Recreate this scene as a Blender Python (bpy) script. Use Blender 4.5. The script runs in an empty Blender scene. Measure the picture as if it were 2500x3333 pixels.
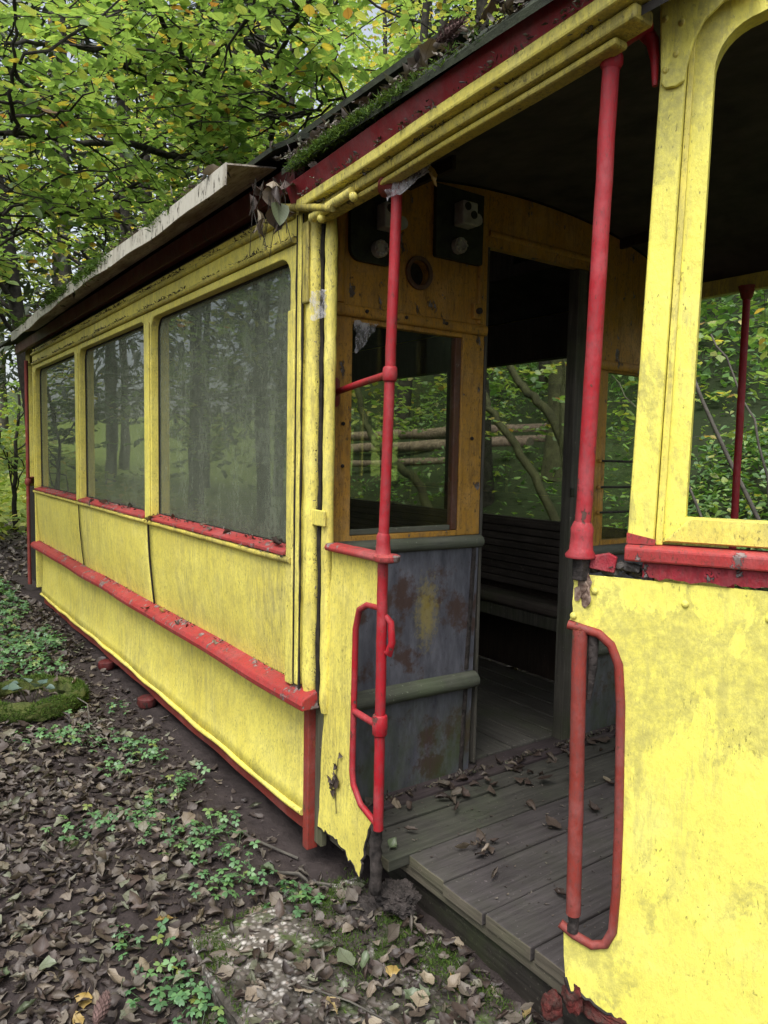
import bpy, bmesh, math, random
import numpy as np
from mathutils import Vector, Matrix
from mathutils.geometry import tessellate_polygon
from mathutils import noise as mnoise

random.seed(7)
rng = np.random.default_rng(11)
S = bpy.context.scene
COL = S.collection
R_ = math.radians

# ------------------------------------------------------------------ camera
cam = bpy.data.cameras.new('camera')
cam_ob = bpy.data.objects.new('camera', cam)
COL.objects.link(cam_ob)
cr, cu, cf = (Vector((0.57501453, 0.81792737, 0.01879103)), Vector((-0.07458621, 0.02953525, 0.99677709)),
              Vector((-0.81473627, 0.57456286, -0.0779893)))
CAM = Vector((2.545, -1.379, 1.5))
M = Matrix((cr, cu, -cf)).transposed().to_4x4()
M.translation = CAM
cam_ob.matrix_world = M
cam.sensor_fit = 'HORIZONTAL'
cam.sensor_width = 36
cam.lens = 36 * 2398.9 / 2500
cam.clip_start = 0.05
cam.clip_end = 600
S.camera = cam_ob

# ------------------------------------------------------------------ sky, sun, exposure
SUN_EL, SUN_AZ = R_(60), math.atan2(-0.80, 0.60)      # light comes from the open side behind the camera
w = bpy.data.worlds.new('World')
S.world = w
w.use_nodes = True
nt = w.node_tree
sky = nt.nodes.new('ShaderNodeTexSky')
sky.sky_type = 'NISHITA'
sky.sun_disc = False
sky.sun_elevation = SUN_EL
sky.sun_rotation = math.pi / 2 - SUN_AZ
sky.dust_density = 4.0
hs = nt.nodes.new('ShaderNodeHueSaturation')
hs.inputs['Saturation'].default_value = 0.42
nt.links.new(sky.outputs[0], hs.inputs['Color'])
bg = nt.nodes['Background']
nt.links.new(hs.outputs[0], bg.inputs[0])
bg.inputs[1].default_value = 0.15
sun = bpy.data.lights.new('sun', 'SUN')
sun.energy = 1.3
sun.angle = R_(30)
sun.color = (1.0, 0.97, 0.92)
sun_ob = bpy.data.objects.new('sun', sun)
COL.objects.link(sun_ob)
sd = Vector((math.cos(SUN_EL) * math.cos(SUN_AZ), math.cos(SUN_EL) * math.sin(SUN_AZ), math.sin(SUN_EL)))
sun_ob.rotation_euler = sd.to_track_quat('Z', 'Y').to_euler()
sun_ob.location = (6, -8, 12)
S.view_settings.view_transform = 'Standard'
S.view_settings.look = 'None'
S.view_settings.gamma = 1
S.view_settings.exposure = 0.92
S.view_settings.use_curve_mapping = False
S.cycles.use_denoising = True
S.cycles.max_bounces = 8
S.cycles.diffuse_bounces = 4
S.cycles.glossy_bounces = 3
S.cycles.transmission_bounces = 4
S.cycles.transparent_max_bounces = 12
S.cycles.caustics_reflective = False
S.cycles.caustics_refractive = False

# ------------------------------------------------------------------ node helpers and materials
class NT:
    def __init__(s, name):
        s.m = bpy.data.materials.new(name)
        s.m.use_nodes = True
        s.t = s.m.node_tree
        s.t.nodes.clear()
        s.out = s.n('ShaderNodeOutputMaterial')
    def n(s, typ, ins=None, **p):
        nd = s.t.nodes.new(typ)
        for k, v in p.items():
            setattr(nd, k, v)
        for k, v in (ins or {}).items():
            if isinstance(v, bpy.types.NodeSocket):
                s.t.links.new(v, nd.inputs[k])
            else:
                nd.inputs[k].default_value = v
        return nd
    def coord(s, scale=(1, 1, 1), loc=(0, 0, 0)):
        tc = s.n('ShaderNodeTexCoord')
        mp = s.n('ShaderNodeMapping', {'Vector': tc.outputs['Object'], 'Scale': scale, 'Location': loc})
        return mp.outputs[0]
    def noise(s, scale, detail=5, rough=.55, vec=None, dist=0.0):
        nd = s.n('ShaderNodeTexNoise', {'Scale': scale, 'Detail': detail, 'Roughness': rough, 'Distortion': dist})
        if vec is not None:
            s.t.links.new(vec, nd.inputs['Vector'])
        return nd.outputs['Fac']
    def ramp(s, fac, *stops, interp='LINEAR'):
        nd = s.n('ShaderNodeValToRGB', {'Fac': fac})
        nd.color_ramp.interpolation = interp
        el = nd.color_ramp.elements
        while len(el) < len(stops):
            el.new(0.5)
        for e, (p, c) in zip(el, stops):
            e.position = p
            e.color = (c, c, c, 1) if isinstance(c, (int, float)) else (*c, 1)
        return nd.outputs['Color']
    def mix(s, fac, a, b, typ='MIX'):
        nd = s.n('ShaderNodeMix', data_type='RGBA', blend_type=typ)
        for i, v in ((0, fac), (6, a), (7, b)):
            sock = nd.inputs[i]
            if isinstance(v, bpy.types.NodeSocket):
                s.t.links.new(v, sock)
            elif isinstance(v, (int, float)):
                sock.default_value = v if i == 0 else (v, v, v, 1)
            else:
                sock.default_value = (*v, 1)
        return nd.outputs[2]
    def math(s, op, a, b=0.0):
        nd = s.n('ShaderNodeMath', operation=op)
        for i, v in enumerate((a, b)):
            if isinstance(v, bpy.types.NodeSocket):
                s.t.links.new(v, nd.inputs[i])
            else:
                nd.inputs[i].default_value = v
        return nd.outputs[0]
    def bump(s, h, strength=.3, dist=.005, normal=None):
        nd = s.n('ShaderNodeBump', {'Height': h, 'Strength': strength, 'Distance': dist})
        if normal is not None:
            s.t.links.new(normal, nd.inputs['Normal'])
        return nd.outputs[0]
    def principled(s, color, rough=.6, normal=None, spec=.4, metallic=0.0):
        nd = s.n('ShaderNodeBsdfPrincipled', {'Roughness': rough, 'Specular IOR Level': spec, 'Metallic': metallic})
        if isinstance(color, bpy.types.NodeSocket):
            s.t.links.new(color, nd.inputs['Base Color'])
        else:
            nd.inputs['Base Color'].default_value = (*color, 1)
        if normal is not None:
            s.t.links.new(normal, nd.inputs['Normal'])
        s.t.links.new(nd.outputs[0], s.out.inputs[0])
        return s.m

def paint(name, base, alt, under, mildew=(.16, .14, .05), mild=.5, chip=.72, rough=.5, speck=.66, tick=.70, blot=.0, bumpk=1.0,
          streak_lo=.5, under2=None, fade=.35, dirt=.42, runs=.34):
    """old brush paint: tone drift, vertical mildew runs, fine dirt ticks, specks and chips down to what lies beneath"""
    t = NT(name)
    v = t.coord()
    big = t.noise(2.3, 4, .6, v)
    col = t.mix(t.ramp(big, (.35, 0.), (.68, 1.)), base, alt)
    col = t.mix(t.math('MULTIPLY', t.ramp(t.noise(9, 6, .65, v), (.42, 0.), (.75, 1.)), .35), col, tuple(c * .78 for c in base))
    col = t.mix(t.math('MULTIPLY', t.ramp(t.noise(4.3, 8, .72, t.coord(loc=(2, 9, 4))), (.50, 0.), (.66, 1.)), fade), col, tuple(min(.9, c * .9 + .14) for c in base))
    film = t.ramp(t.noise(21, 9, .78, t.coord((1, 1, .55), (5, 5, 1))), (.46, 0.), (.66, 1.))
    col = t.mix(t.math('MULTIPLY', film, dirt), col, tuple(c * .36 + .055 for c in base))
    st = t.math('ADD', t.math('MULTIPLY', t.noise(2.6, 6, .66, t.coord((9, 9, 1.1))), .45), t.math('MULTIPLY', t.noise(2.5, 5, .7, t.coord((34, 34, 4.0))), .55))
    patch = t.ramp(t.noise(1.1, 3, .5, t.coord(loc=(3.1, 1.7, .3))), (.36, 0.), (.62, 1.))
    sm = t.math('MULTIPLY', t.math('MULTIPLY', t.ramp(st, (streak_lo, 0.), (streak_lo + .13, 1.)), patch), mild)
    col = t.mix(sm, col, mildew)
    if blot:
        bl = t.ramp(t.noise(3.4, 10, .70, t.coord((1, 1, .55), (.37, 5.2, 1.9)), .4), (.50, 0.), (.52, 1.))
        fin = t.ramp(t.noise(40, 8, .75, t.coord()), (.40, .25), (.60, 1.))
        col = t.mix(t.math('MULTIPLY', t.math('MULTIPLY', bl, fin), blot), col, tuple(b * .33 + m * .45 for b, m in zip(base, mildew)))
    fine = t.noise(2.0, 3, .6, t.coord((88, 88, 30)))
    dash_ = t.noise(2.0, 4, .7, t.coord((52, 52, 27), (8, 1, 3)))
    col = t.mix(t.math('MULTIPLY', t.ramp(dash_, (.53, 0.), (.61, 1.)), runs), col, tuple(c * .30 + .045 for c in base))
    clus = t.ramp(t.noise(5.5, 5, .7, t.coord(loc=(7, 3, 2))), (.46, 0.), (.60, 1.))
    tk = t.math('MULTIPLY', t.math('MULTIPLY', t.ramp(fine, (tick - .03, 0.), (tick + .03, 1.)), clus), .7)
    col = t.mix(tk, col, (.05, .042, .02))
    sp = t.ramp(t.noise(58, 6, .75, t.coord((1, 1, .75))), (speck, 0.), (speck + .06, 1.))
    clus2 = t.ramp(t.noise(3.7, 6, .7, t.coord(loc=(1, 8, 5))), (.38, .12), (.62, 1.))
    col = t.mix(t.math('MULTIPLY', t.math('MULTIPLY', sp, clus2), .85), col, (.04, .034, .02))
    chn = t.noise(13, 9, .68, t.coord((1, 1, .6), (.3, .8, 0)))
    ch = t.ramp(chn, (chip, 0.), (chip + .012, 1.))
    uc = under
    if under2 is not None:
        uc = t.mix(t.ramp(t.noise(30, 3, .6, v), (.45, 0.), (.55, 1.)), under, under2)
    col = t.mix(ch, col, uc)
    h = t.math('ADD', t.math('MULTIPLY', ch, -.5), t.math('MULTIPLY', t.noise(60, 6, .7, t.coord((1, 1, .5))), .55))
    h = t.math('ADD', h, t.math('MULTIPLY', t.noise(7, 3, .5, v), .9))
    nrm = t.bump(h, .8 * bumpk, .007)
    rg = t.math('ADD', rough - .1, t.math('MULTIPLY', t.noise(12, 4, .6, v), .25))
    return t.principled(col, rg, nrm, .35)

def wood(name, dark, light, axis='y', moss=0.0, rough=.8, gscale=1.0, mosscol=(.07, .10, .03), speck=.67):
    t = NT(name)
    sc = {'x': (1.2, 22, 22), 'y': (22, 1.2, 22), 'z': (22, 22, 1.2)}[axis]
    g = t.noise(2.4 * gscale, 9, .68, t.coord(sc), .25)
    col = t.mix(t.ramp(g, (.3, 0.), (.7, 1.)), dark, light)
    col = t.mix(t.math('MULTIPLY', t.ramp(t.noise(3.1, 5, .6, t.coord()), (.4, 0.), (.7, 1.)), .55), col, tuple(c * .55 for c in dark))
    crk = t.ramp(t.noise(5.0, 4, .55, t.coord(tuple(2.2 * k for k in sc), (4, 2, 1))), (.70, 0.), (.74, 1.))
    col = t.mix(t.math('MULTIPLY', crk, .8), col, (.012, .010, .009))
    sp = t.ramp(t.noise(70, 3, .6, t.coord()), (speck, 0.), (speck + .04, 1.))
    col = t.mix(t.math('MULTIPLY', sp, .5), col, tuple(min(1, c * 2.4) for c in light))
    if moss:
        mm = t.ramp(t.noise(2.2, 7, .65, t.coord(loc=(9, 1, 2))), (.50, 0.), (.70, 1.))
        col = t.mix(t.math('MULTIPLY', mm, moss), col, mosscol)
    nrm = t.bump(t.math('SUBTRACT', g, t.math('MULTIPLY', crk, .8)), .6, .006)
    return t.principled(col, rough, nrm, .25)

def plain(name, c1, c2, scale=20, rough=.8, b=.4, dist=.006, lo=.35, hi=.65, metallic=0.0, spec=.3):
    t = NT(name)
    n = t.noise(scale, 8, .65, t.coord())
    col = t.mix(t.ramp(n, (lo, 0.), (hi, 1.)), c1, c2)
    return t.principled(col, rough, t.bump(n, b, dist), spec, metallic)

YEL = (.82, .73, .15)
YELB = (.90, .82, .14)
m_yel = paint('yellow_paint', YEL, (.76, .65, .115), (.24, .22, .15), mildew=(.30, .27, .13), mild=.62, chip=.70, under2=(.50, .28, .05), tick=.625, speck=.625, streak_lo=.45)
m_yel_post = paint('yellow_post_paint', (.83, .74, .16), (.75, .64, .12), (.20, .18, .11), mildew=(.30, .25, .09), mild=.6, chip=.68, tick=.61, speck=.61, streak_lo=.47)
m_yel_old = paint('yellow_paint_weathered', (.66, .56, .10), (.54, .44, .07), (.08, .068, .04), dirt=.6, runs=.5, mild=.85, chip=.64, speck=.57, tick=.59, streak_lo=.42)
m_yel_dash = paint('yellow_dash_paint', YELB, (.80, .73, .14), (.42, .36, .15), mildew=(.34, .31, .15), mild=.6, dirt=.25, runs=.16, chip=.685, tick=.655, blot=.78, streak_lo=.5, speck=.65)
m_red = paint('red_paint', (.33, .028, .026), (.40, .042, .040), (.15, .11, .10), mildew=(.13, .07, .06), mild=.6, chip=.575, rough=.6, speck=.575, tick=.62, under2=(.26, .20, .19))
m_red_pole = paint('red_pole_paint', (.38, .010, .020), (.30, .012, .017), (.10, .05, .04), mildew=(.15, .06, .06), mild=.35, chip=.635, rough=.48, speck=.61, tick=.65, bumpk=.9)
m_red_old = paint('red_paint_faded', (.26, .035, .024), (.20, .03, .02), (.09, .06, .045), mildew=(.10, .07, .06), mild=.5, chip=.64, rough=.6, speck=.6, tick=.66, under2=(.30, .08, .04))
m_red_grimy_shade = paint('red_grimy_shade_paint', (.11, .010, .010), (.075, .010, .009), (.035, .025, .02), mildew=(.03, .02, .015), mild=.8, chip=.62, speck=.58)  # saloon fascia red: dirt plus the eave's shade mixed into the colour
m_red_fas = paint('red_fascia_paint', (.19, .007, .012), (.25, .012, .018), (.05, .03, .03), mildew=(.04, .02, .02), mild=.5, chip=.72, speck=.65)
m_red_wood = paint('red_rotten_sill', (.34, .018, .030), (.27, .02, .03), (.15, .13, .12), mild=.5, chip=.56, speck=.6, under2=(.24, .21, .20), bumpk=2.0)
m_amber = paint('amber_paint', (.52, .275, .04), (.45, .225, .03), (.10, .075, .06), mildew=(.14, .07, .02), mild=.8, chip=.61, speck=.58, tick=.61, bumpk=1.6, dirt=.55, under2=(.22, .20, .20))
m_brown = paint('brown_sash_paint', (.12, .045, .022), (.09, .035, .02), (.20, .16, .13), mild=.4, chip=.62, speck=.6)
m_grey = None
def metal_grey():
    t = NT('bare_grey_metal_panel')
    n = t.noise(5, 8, .68, t.coord((1, 3, .9)))
    col = t.mix(t.ramp(n, (.32, 0.), (.68, 1.)), (.05, .052, .066), (.15, .152, .18))
    rust = t.ramp(t.noise(4.2, 9, .7, t.coord(loc=(1, 3, 5))), (.53, 0.), (.60, 1.))
    col = t.mix(t.math('MULTIPLY', rust, .85), col, (.062, .032, .022))
    tc = t.n('ShaderNodeTexCoord')
    sx = t.n('ShaderNodeSeparateXYZ', {'Vector': tc.outputs['Object']})
    low = t.n('ShaderNodeMapRange', {'Value': sx.outputs[2], 'From Min': .50, 'From Max': .15, 'To Min': 0.0, 'To Max': 1.0})
    alg = t.math('MULTIPLY', t.ramp(t.noise(3, 8, .7, t.coord((1, 2, 1), (6, 2, 1))), (.38, 0.), (.66, 1.)), low.outputs[0])
    col = t.mix(t.math('MULTIPLY', alg, .9), col, (.055, .078, .022))
    # sprayed remnant of yellow
    d = t.n('ShaderNodeVectorMath', {0: tc.outputs['Object'], 1: (0.0, .66, .80)}, operation='SUBTRACT')
    sc = t.n('ShaderNodeVectorMath', {0: d.outputs[0], 1: (0.0, 1.0, .42)}, operation='MULTIPLY')
    ln = t.n('ShaderNodeVectorMath', {0: sc.outputs[0]}, operation='LENGTH')
    dn = t.math('ADD', ln.outputs['Value'], t.math('MULTIPLY', t.math('SUBTRACT', t.noise(38, 7, .8, t.coord()), .5), .22))
    ym = t.n('ShaderNodeMapRange', {'Value': dn, 'From Min': .075, 'From Max': .02, 'To Min': 0.0, 'To Max': .6})
    col = t.mix(ym.outputs[0], col, (.34, .27, .05))
    sp = t.ramp(t.noise(55, 4, .6, t.coord()), (.64, 0.), (.70, 1.))
    col = t.mix(t.math('MULTIPLY', sp, .6), col, (.03, .026, .024))
    return t.principled(col, .55, t.bump(n, .35, .004), .4)
m_grey = metal_grey()
m_plank = wood('platform_plank_wood', (.040, .035, .035), (.098, .088, .087), 'y', moss=.16)
m_plank_green = wood('mossy_plank_wood', (.038, .036, .032), (.085, .083, .070), 'y', moss=.38, mosscol=(.075, .10, .05))
m_floor = wood('saloon_floor_wood', (.07, .066, .058), (.14, .132, .115), 'x', moss=.35)
m_endlip = wood('worn_lip_wood', (.08, .07, .054), (.165, .145, .108), 'x', moss=.3)
m_rail = wood('weathered_rail_wood', (.065, .07, .055), (.15, .155, .12), 'y', moss=.5, mosscol=(.09, .12, .06))
m_bench = wood('dark_bench_wood', (.045, .036, .031), (.11, .09, .08), 'x')
m_seat = wood('bench_seat_wood', (.06, .048, .04), (.14, .115, .10), 'x', moss=.4)
m_jamb = wood('door_jamb_wood', (.05, .046, .038), (.13, .122, .10), 'z', moss=.45)
m_darkwood = wood('dark_brown_wood', (.025, .017, .013), (.06, .042, .032), 'z')
m_ceiling = plain('dark_ceiling', (.03, .027, .024), (.075, .068, .06), 5, .85)
m_gap = plain('dark_gap', (.012, .010, .008), (.03, .025, .02), 40, .9)
m_beam = wood('tarred_beam_wood', (.014, .012, .010), (.045, .04, .033), 'x', moss=.45, speck=.63)
m_black = plain('black_board', (.010, .011, .007), (.035, .04, .022), 18, .6)
m_ceramic = plain('white_ceramic', (.50, .51, .49), (.28, .28, .26), 14, .4)
m_rust = plain('rusted_iron', (.013, .011, .010), (.060, .050, .046), 28, .85, 1.0, .012)
m_rustred = plain('rusted_red_iron', (.11, .014, .012), (.045, .03, .024), 30, .8, 1.0, .012)
m_roof = plain('mossy_roofing_felt', (.012, .014, .010), (.03, .038, .02), 9, .9, .8, .02)
m_cream = None
def cream():
    t = NT('cream_awning_sheet')
    n = t.noise(3, 8, .7, t.coord((1, 4, 3)))
    col = t.mix(t.ramp(n, (.38, 0.), (.60, 1.)), (.52, .48, .40), (.20, .16, .115))
    sp = t.ramp(t.noise(30, 6, .7, t.coord((.6, 3, 2))), (.52, 0.), (.62, 1.))
    col = t.mix(t.math('MULTIPLY', sp, .75), col, (.07, .05, .035))
    return t.principled(col, .5, t.bump(n, .2, .004), .4)
m_cream = cream()
def lipmat():
    t = NT('cream_awning_lip')
    n = t.noise(3, 8, .7, t.coord((6, 4, 1)))
    col = t.mix(t.ramp(n, (.50, 0.), (.74, 1.)), (.47, .45, .38), (.17, .135, .09))
    sp = t.ramp(t.noise(24, 6, .7, t.coord((1.6, 1, .6))), (.55, 0.), (.62, 1.))
    col = t.mix(sp, col, (.045, .035, .025))
    return t.principled(col, .55, t.bump(n, .25, .004), .35)
m_lip = lipmat()

def glass(name, grime, tint=.75, streak=.5, refl=.9):
    t = NT(name)
    n1 = t.noise(2.2, 6, .6, t.coord((4, 4, 1.4)))
    n2 = t.noise(52, 8, .8, t.coord((1, 1, .6)))
    g = t.math('ADD', t.math('MULTIPLY', t.ramp(n1, (.35, 0.), (.75, 1.)), streak), t.math('MULTIPLY', t.ramp(n2, (.40, 0.), (.64, 1.)), .55))
    g = t.math('MULTIPLY', t.math('ADD', g, .55), grime)
    g = t.n('ShaderNodeClamp', {'Value': g}).outputs[0]
    tr = t.n('ShaderNodeBsdfTransparent', {'Color': (tint, tint * 1.02, tint * .96, 1)})
    df = t.n('ShaderNodeBsdfDiffuse', {'Color': (.17, .19, .14, 1)})
    mx = t.n('ShaderNodeMixShader', {0: g, 1: tr.outputs[0], 2: df.outputs[0]})
    gl = t.n('ShaderNodeBsdfGlossy', {'Color': (.9, .93, .9, 1), 'Roughness': .012})
    wav = t.bump(t.noise(1.6, 2, .5, t.coord()), .05, .02)
    t.t.links.new(wav, gl.inputs['Normal'])
    fr = t.n('ShaderNodeFresnel', {'IOR': 1.52})
    m2 = t.n('ShaderNodeMixShader', {0: t.math('MULTIPLY', fr.outputs[0], refl), 1: mx.outputs[0], 2: gl.outputs[0]})
    t.t.links.new(m2.outputs[0], t.out.inputs[0])
    return t.m
m_glass = glass('dirty_window_glass', .62, .74)
m_glass_far = glass('dusty_far_glass', .04, .96, .3, .35)
m_glass_bulk = glass('dusty_bulkhead_glass', .015, .97, .3, .12)

def leafmat(name, stops, trans=.45, rough=.55, gloss=.06, veins=.6):
    t = NT(name)
    at = t.n('ShaderNodeAttribute', attribute_name='tint')
    oi = t.n('ShaderNodeObjectInfo')
    f = t.math('FRACT', t.math('ADD', at.outputs['Fac'], oi.outputs['Random']))
    col = t.ramp(f, *stops)
    lv = t.n('ShaderNodeAttribute', attribute_name='lv')
    xyz = t.n('ShaderNodeSeparateXYZ', {'Vector': lv.outputs['Vector']})
    au = t.math('ABSOLUTE', xyz.outputs[1])
    ph = t.math('FRACT', t.math('MULTIPLY', t.math('SUBTRACT', xyz.outputs[0], t.math('MULTIPLY', au, .8)), 7.5))
    vein = t.math('MAXIMUM', t.ramp(ph, (.0, 1.), (.22, 0.)), t.ramp(au, (.015, 1.), (.04, 0.)))
    col = t.mix(t.math('MULTIPLY', vein, veins), col, t.mix(1.0, col, (.50, .46, .42), 'MULTIPLY'))
    v = t.noise(42, 3, .65, t.coord())
    col = t.mix(t.math('MULTIPLY', t.ramp(v, (.45, 0.), (.70, 1.)), .45), col, t.mix(1.0, col, (.5, .45, .40), 'MULTIPLY'))
    d = t.n('ShaderNodeBsdfDiffuse', {'Color': col})
    tr = t.n('ShaderNodeBsdfTranslucent', {'Color': t.mix(1.0, col, (1.45, 1.35, .8), 'MULTIPLY')})
    mx = t.n('ShaderNodeMixShader', {0: trans, 1: d.outputs[0], 2: tr.outputs[0]})
    gl = t.n('ShaderNodeBsdfGlossy', {'Color': (1, 1, 1, 1), 'Roughness': rough})
    m2 = t.n('ShaderNodeMixShader', {0: gloss, 1: mx.outputs[0], 2: gl.outputs[0]})
    t.t.links.new(m2.outputs[0], t.out.inputs[0])
    return t.m
G1, G2, G3, YG, YL, BR = (.15, .28, .075), (.21, .36, .10), (.28, .43, .12), (.44, .48, .14), (.58, .50, .09), (.28, .13, .04)
m_leaf = leafmat('beech_leaf', [(0, G1), (.3, G2), (.6, G3), (.84, YG), (.93, (.26, .40, .09)), (.97, YL), (1, BR)], .6)
m_leaf_y = leafmat('yellowing_leaf', [(0, G2), (.3, G3), (.6, (.32, .46, .10)), (.82, (.54, .56, .15)), (.94, YL), (1, (.40, .20, .05))], .6)
m_leaf_dk = leafmat('dark_leaf', [(0, (.025, .055, .016)), (.5, (.045, .095, .022)), (.85, (.07, .14, .03)), (1, (.14, .18, .03))], .35)
m_needle = leafmat('spruce_needles', [(0, (.03, .05, .026)), (.5, (.05, .08, .04)), (1, (.085, .115, .055))], .25)
m_under = leafmat('undergrowth_leaf', [(0, (.07, .17, .04)), (.35, (.11, .25, .06)), (.7, (.16, .34, .08)), (.92, (.24, .40, .09)), (1, (.36, .38, .08))], .45)
m_meadow = leafmat('meadow_leaf', [(0, (.16, .28, .04)), (.5, (.26, .36, .06)), (.9, (.40, .42, .08)), (1, (.45, .36, .06))], .4)
m_sorrel = leafmat('wood_sorrel_leaf', [(0, (.07, .18, .07)), (.5, (.10, .25, .09)), (.9, (.15, .32, .10)), (1, (.25, .28, .05))], .3)
m_cyc = leafmat('grey_green_leaf', [(0, (.06, .11, .09)), (.6, (.10, .17, .14)), (1, (.14, .22, .18))], .2)
m_dead = leafmat('dead_leaf', [(0, (.040, .027, .021)), (.3, (.070, .047, .037)), (.55, (.095, .073, .056)), (.75, (.14, .12, .095)), (.9, (.21, .17, .125)), (1, (.27, .225, .155))], .1, .6, .04)
m_deaddark = leafmat('dead_leaf_mass', [(0, (.022, .016, .014)), (.3, (.055, .040, .034)), (.55, (.085, .068, .055)), (.72, (.125, .11, .09)), (.86, (.19, .155, .118)), (.95, (.12, .13, .085)), (1, (.20, .21, .14))], .1, .6, .04)
m_deady = leafmat('yellow_dead_leaf', [(0, (.42, .27, .04)), (.5, (.40, .30, .12)), (1, (.46, .36, .16))], .25)
m_deadg = leafmat('pale_green_dead_leaf', [(0, (.10, .15, .065)), (.5, (.14, .175, .10)), (1, (.18, .21, .13))], .25)
m_moss = leafmat('moss', [(0, (.04, .085, .014)), (.5, (.075, .145, .022)), (1, (.13, .21, .035))], .3, .8, .01)
m_bark = plain('dark_bark', (.016, .014, .011), (.05, .045, .036), 14, .9, .8, .02)
m_barkm = plain('mossy_bark', (.035, .035, .018), (.075, .08, .035), 9, .9, .8, .02)
m_barkg = plain('grey_bark', (.06, .055, .048), (.13, .12, .10), 8, .9, .8, .02)
m_logb = plain('felled_log_bark', (.09, .06, .048), (.27, .205, .165), 16, .85, .6, .01)
m_web = None
def webmat():
    t = NT('cobweb')
    d = t.n('ShaderNodeBsdfDiffuse', {'Color': (.55, .54, .55, 1)})
    tr = t.n('ShaderNodeBsdfTransparent')
    n = t.ramp(t.noise(34, 7, .75, t.coord((1, 1, .5))), (.36, .0), (.66, .85))
    mx = t.n('ShaderNodeMixShader', {0: n, 1: tr.outputs[0], 2: d.outputs[0]})
    t.t.links.new(mx.outputs[0], t.out.inputs[0])
    return t.m
m_web = webmat()

def groundmat():
    t = NT('forest_soil')
    tc = t.n('ShaderNodeTexCoord')
    sx = t.n('ShaderNodeSeparateXYZ', {'Vector': tc.outputs['Object']})
    n = t.noise(14, 9, .7, t.coord())
    n2 = t.noise(1.6, 5, .6, t.coord())
    col = t.mix(t.ramp(n, (.3, 0.), (.7, 1.)), (.019, .0145, .0145), (.056, .045, .043))
    col = t.mix(t.math('MULTIPLY', t.ramp(n2, (.5, 0.), (.7, 1.)), .5), col, (.060, .049, .047))
    far = t.n('ShaderNodeMapRange', {'Value': sx.outputs[0], 'From Min': -11, 'From Max': -17, 'To Min': 0, 'To Max': 1}).outputs[0]
    gr = t.mix(t.ramp(t.noise(5, 8, .7, t.coord()), (.3, 0.), (.7, 1.)), (.12, .20, .035), (.28, .33, .06))
    col = t.mix(far, col, gr)
    hill = t.n('ShaderNodeMapRange', {'Value': sx.outputs[1], 'From Min': 3.0, 'From Max': 5, 'To Min': 0, 'To Max': 1.0}).outputs[0]
    col = t.mix(t.math('MULTIPLY', hill, t.ramp(n2, (.35, .75), (.6, 1.))), col, (.022, .035, .012))
    return t.principled(col, .9, t.bump(n, .8, .02), .2)
m_ground = groundmat()
def slabmat():
    t = NT('exposed_aggregate_concrete')
    vo = t.n('ShaderNodeTexVoronoi', {'Scale': 46.0, 'Vector': t.coord()})
    c = t.ramp(t.n('ShaderNodeSeparateColor', {0: vo.outputs['Color']}).outputs[0], (0, (.20, .18, .16)), (.4, (.38, .36, .33)), (.75, (.55, .53, .50)), (1, (.26, .19, .15)))
    edge = t.ramp(vo.outputs['Distance'], (.25, 0.), (.6, 1.))
    col = t.mix(edge, c, (.10, .088, .075))
    dirt = t.ramp(t.noise(3.2, 8, .7, t.coord(loc=(.2, .3, 0))), (.40, 0.), (.52, 1.))
    tc = t.n('ShaderNodeTexCoord')
    dd = t.n('ShaderNodeVectorMath', {0: tc.outputs['Object'], 1: (.27, -.36, -.17)}, operation='DISTANCE')
    clean = t.n('ShaderNodeMapRange', {'Value': t.math('ADD', dd.outputs['Value'], t.math('MULTIPLY', t.noise(9, 5, .7, t.coord()), .25)), 'From Min': .30, 'From Max': .42, 'To Min': .05, 'To Max': .95}).outputs[0]
    col = t.mix(t.math('MULTIPLY', dirt, clean), col, (.040, .035, .028))
    ms = t.ramp(t.noise(4.4, 8, .7, t.coord(loc=(3, 8, 1))), (.55, 0.), (.63, 1.))
    col = t.mix(t.math('MULTIPLY', ms, .85), col, (.05, .085, .016))
    return t.principled(col, .85, t.bump(t.math('SUBTRACT', 1.0, edge), .6, .008), .25)
m_slab = slabmat()

# ------------------------------------------------------------------ mesh helpers
def link(name, me, mat, parent=None, smooth=None, bevel=0.0):
    o = bpy.data.objects.new(name, me)
    COL.objects.link(o)
    if mat is not None and not me.materials:
        me.materials.append(mat)
    if smooth is not None:
        me.polygons.foreach_set('use_smooth', [True] * len(me.polygons))
        me.set_sharp_from_angle(angle=R_(smooth))
    if bevel:
        b = o.modifiers.new('bevel', 'BEVEL')
        b.width = bevel
        b.segments = 2
        b.limit_method = 'ANGLE'
        b.angle_limit = R_(40)
    if parent is not None:
        o.parent = parent
        o.matrix_parent_inverse = world_inv(parent)
    return o

def world_inv(p):
    m = Matrix.Identity(4)
    while p is not None:
        m = p.matrix_basis.copy() if p.parent is None else (p.matrix_parent_inverse @ p.matrix_basis)
        q = p.parent
        acc = m
        while q is not None:
            acc = (q.matrix_basis if q.parent is None else q.matrix_parent_inverse @ q.matrix_basis) @ acc
            q = q.parent
        return acc.inverted()

def empty(name, loc, parent=None):
    o = bpy.data.objects.new(name, None)
    o.empty_display_size = .1
    COL.objects.link(o)
    if parent is not None:
        o.parent = parent
        o.matrix_parent_inverse = world_inv(parent)
    o.location = loc
    return o

def tag(o, label=None, cat=None, group=None, kind=None):
    for k, v in (('label', label), ('category', cat), ('group', group), ('kind', kind)):
        if v:
            o[k] = v
    return o

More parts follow.
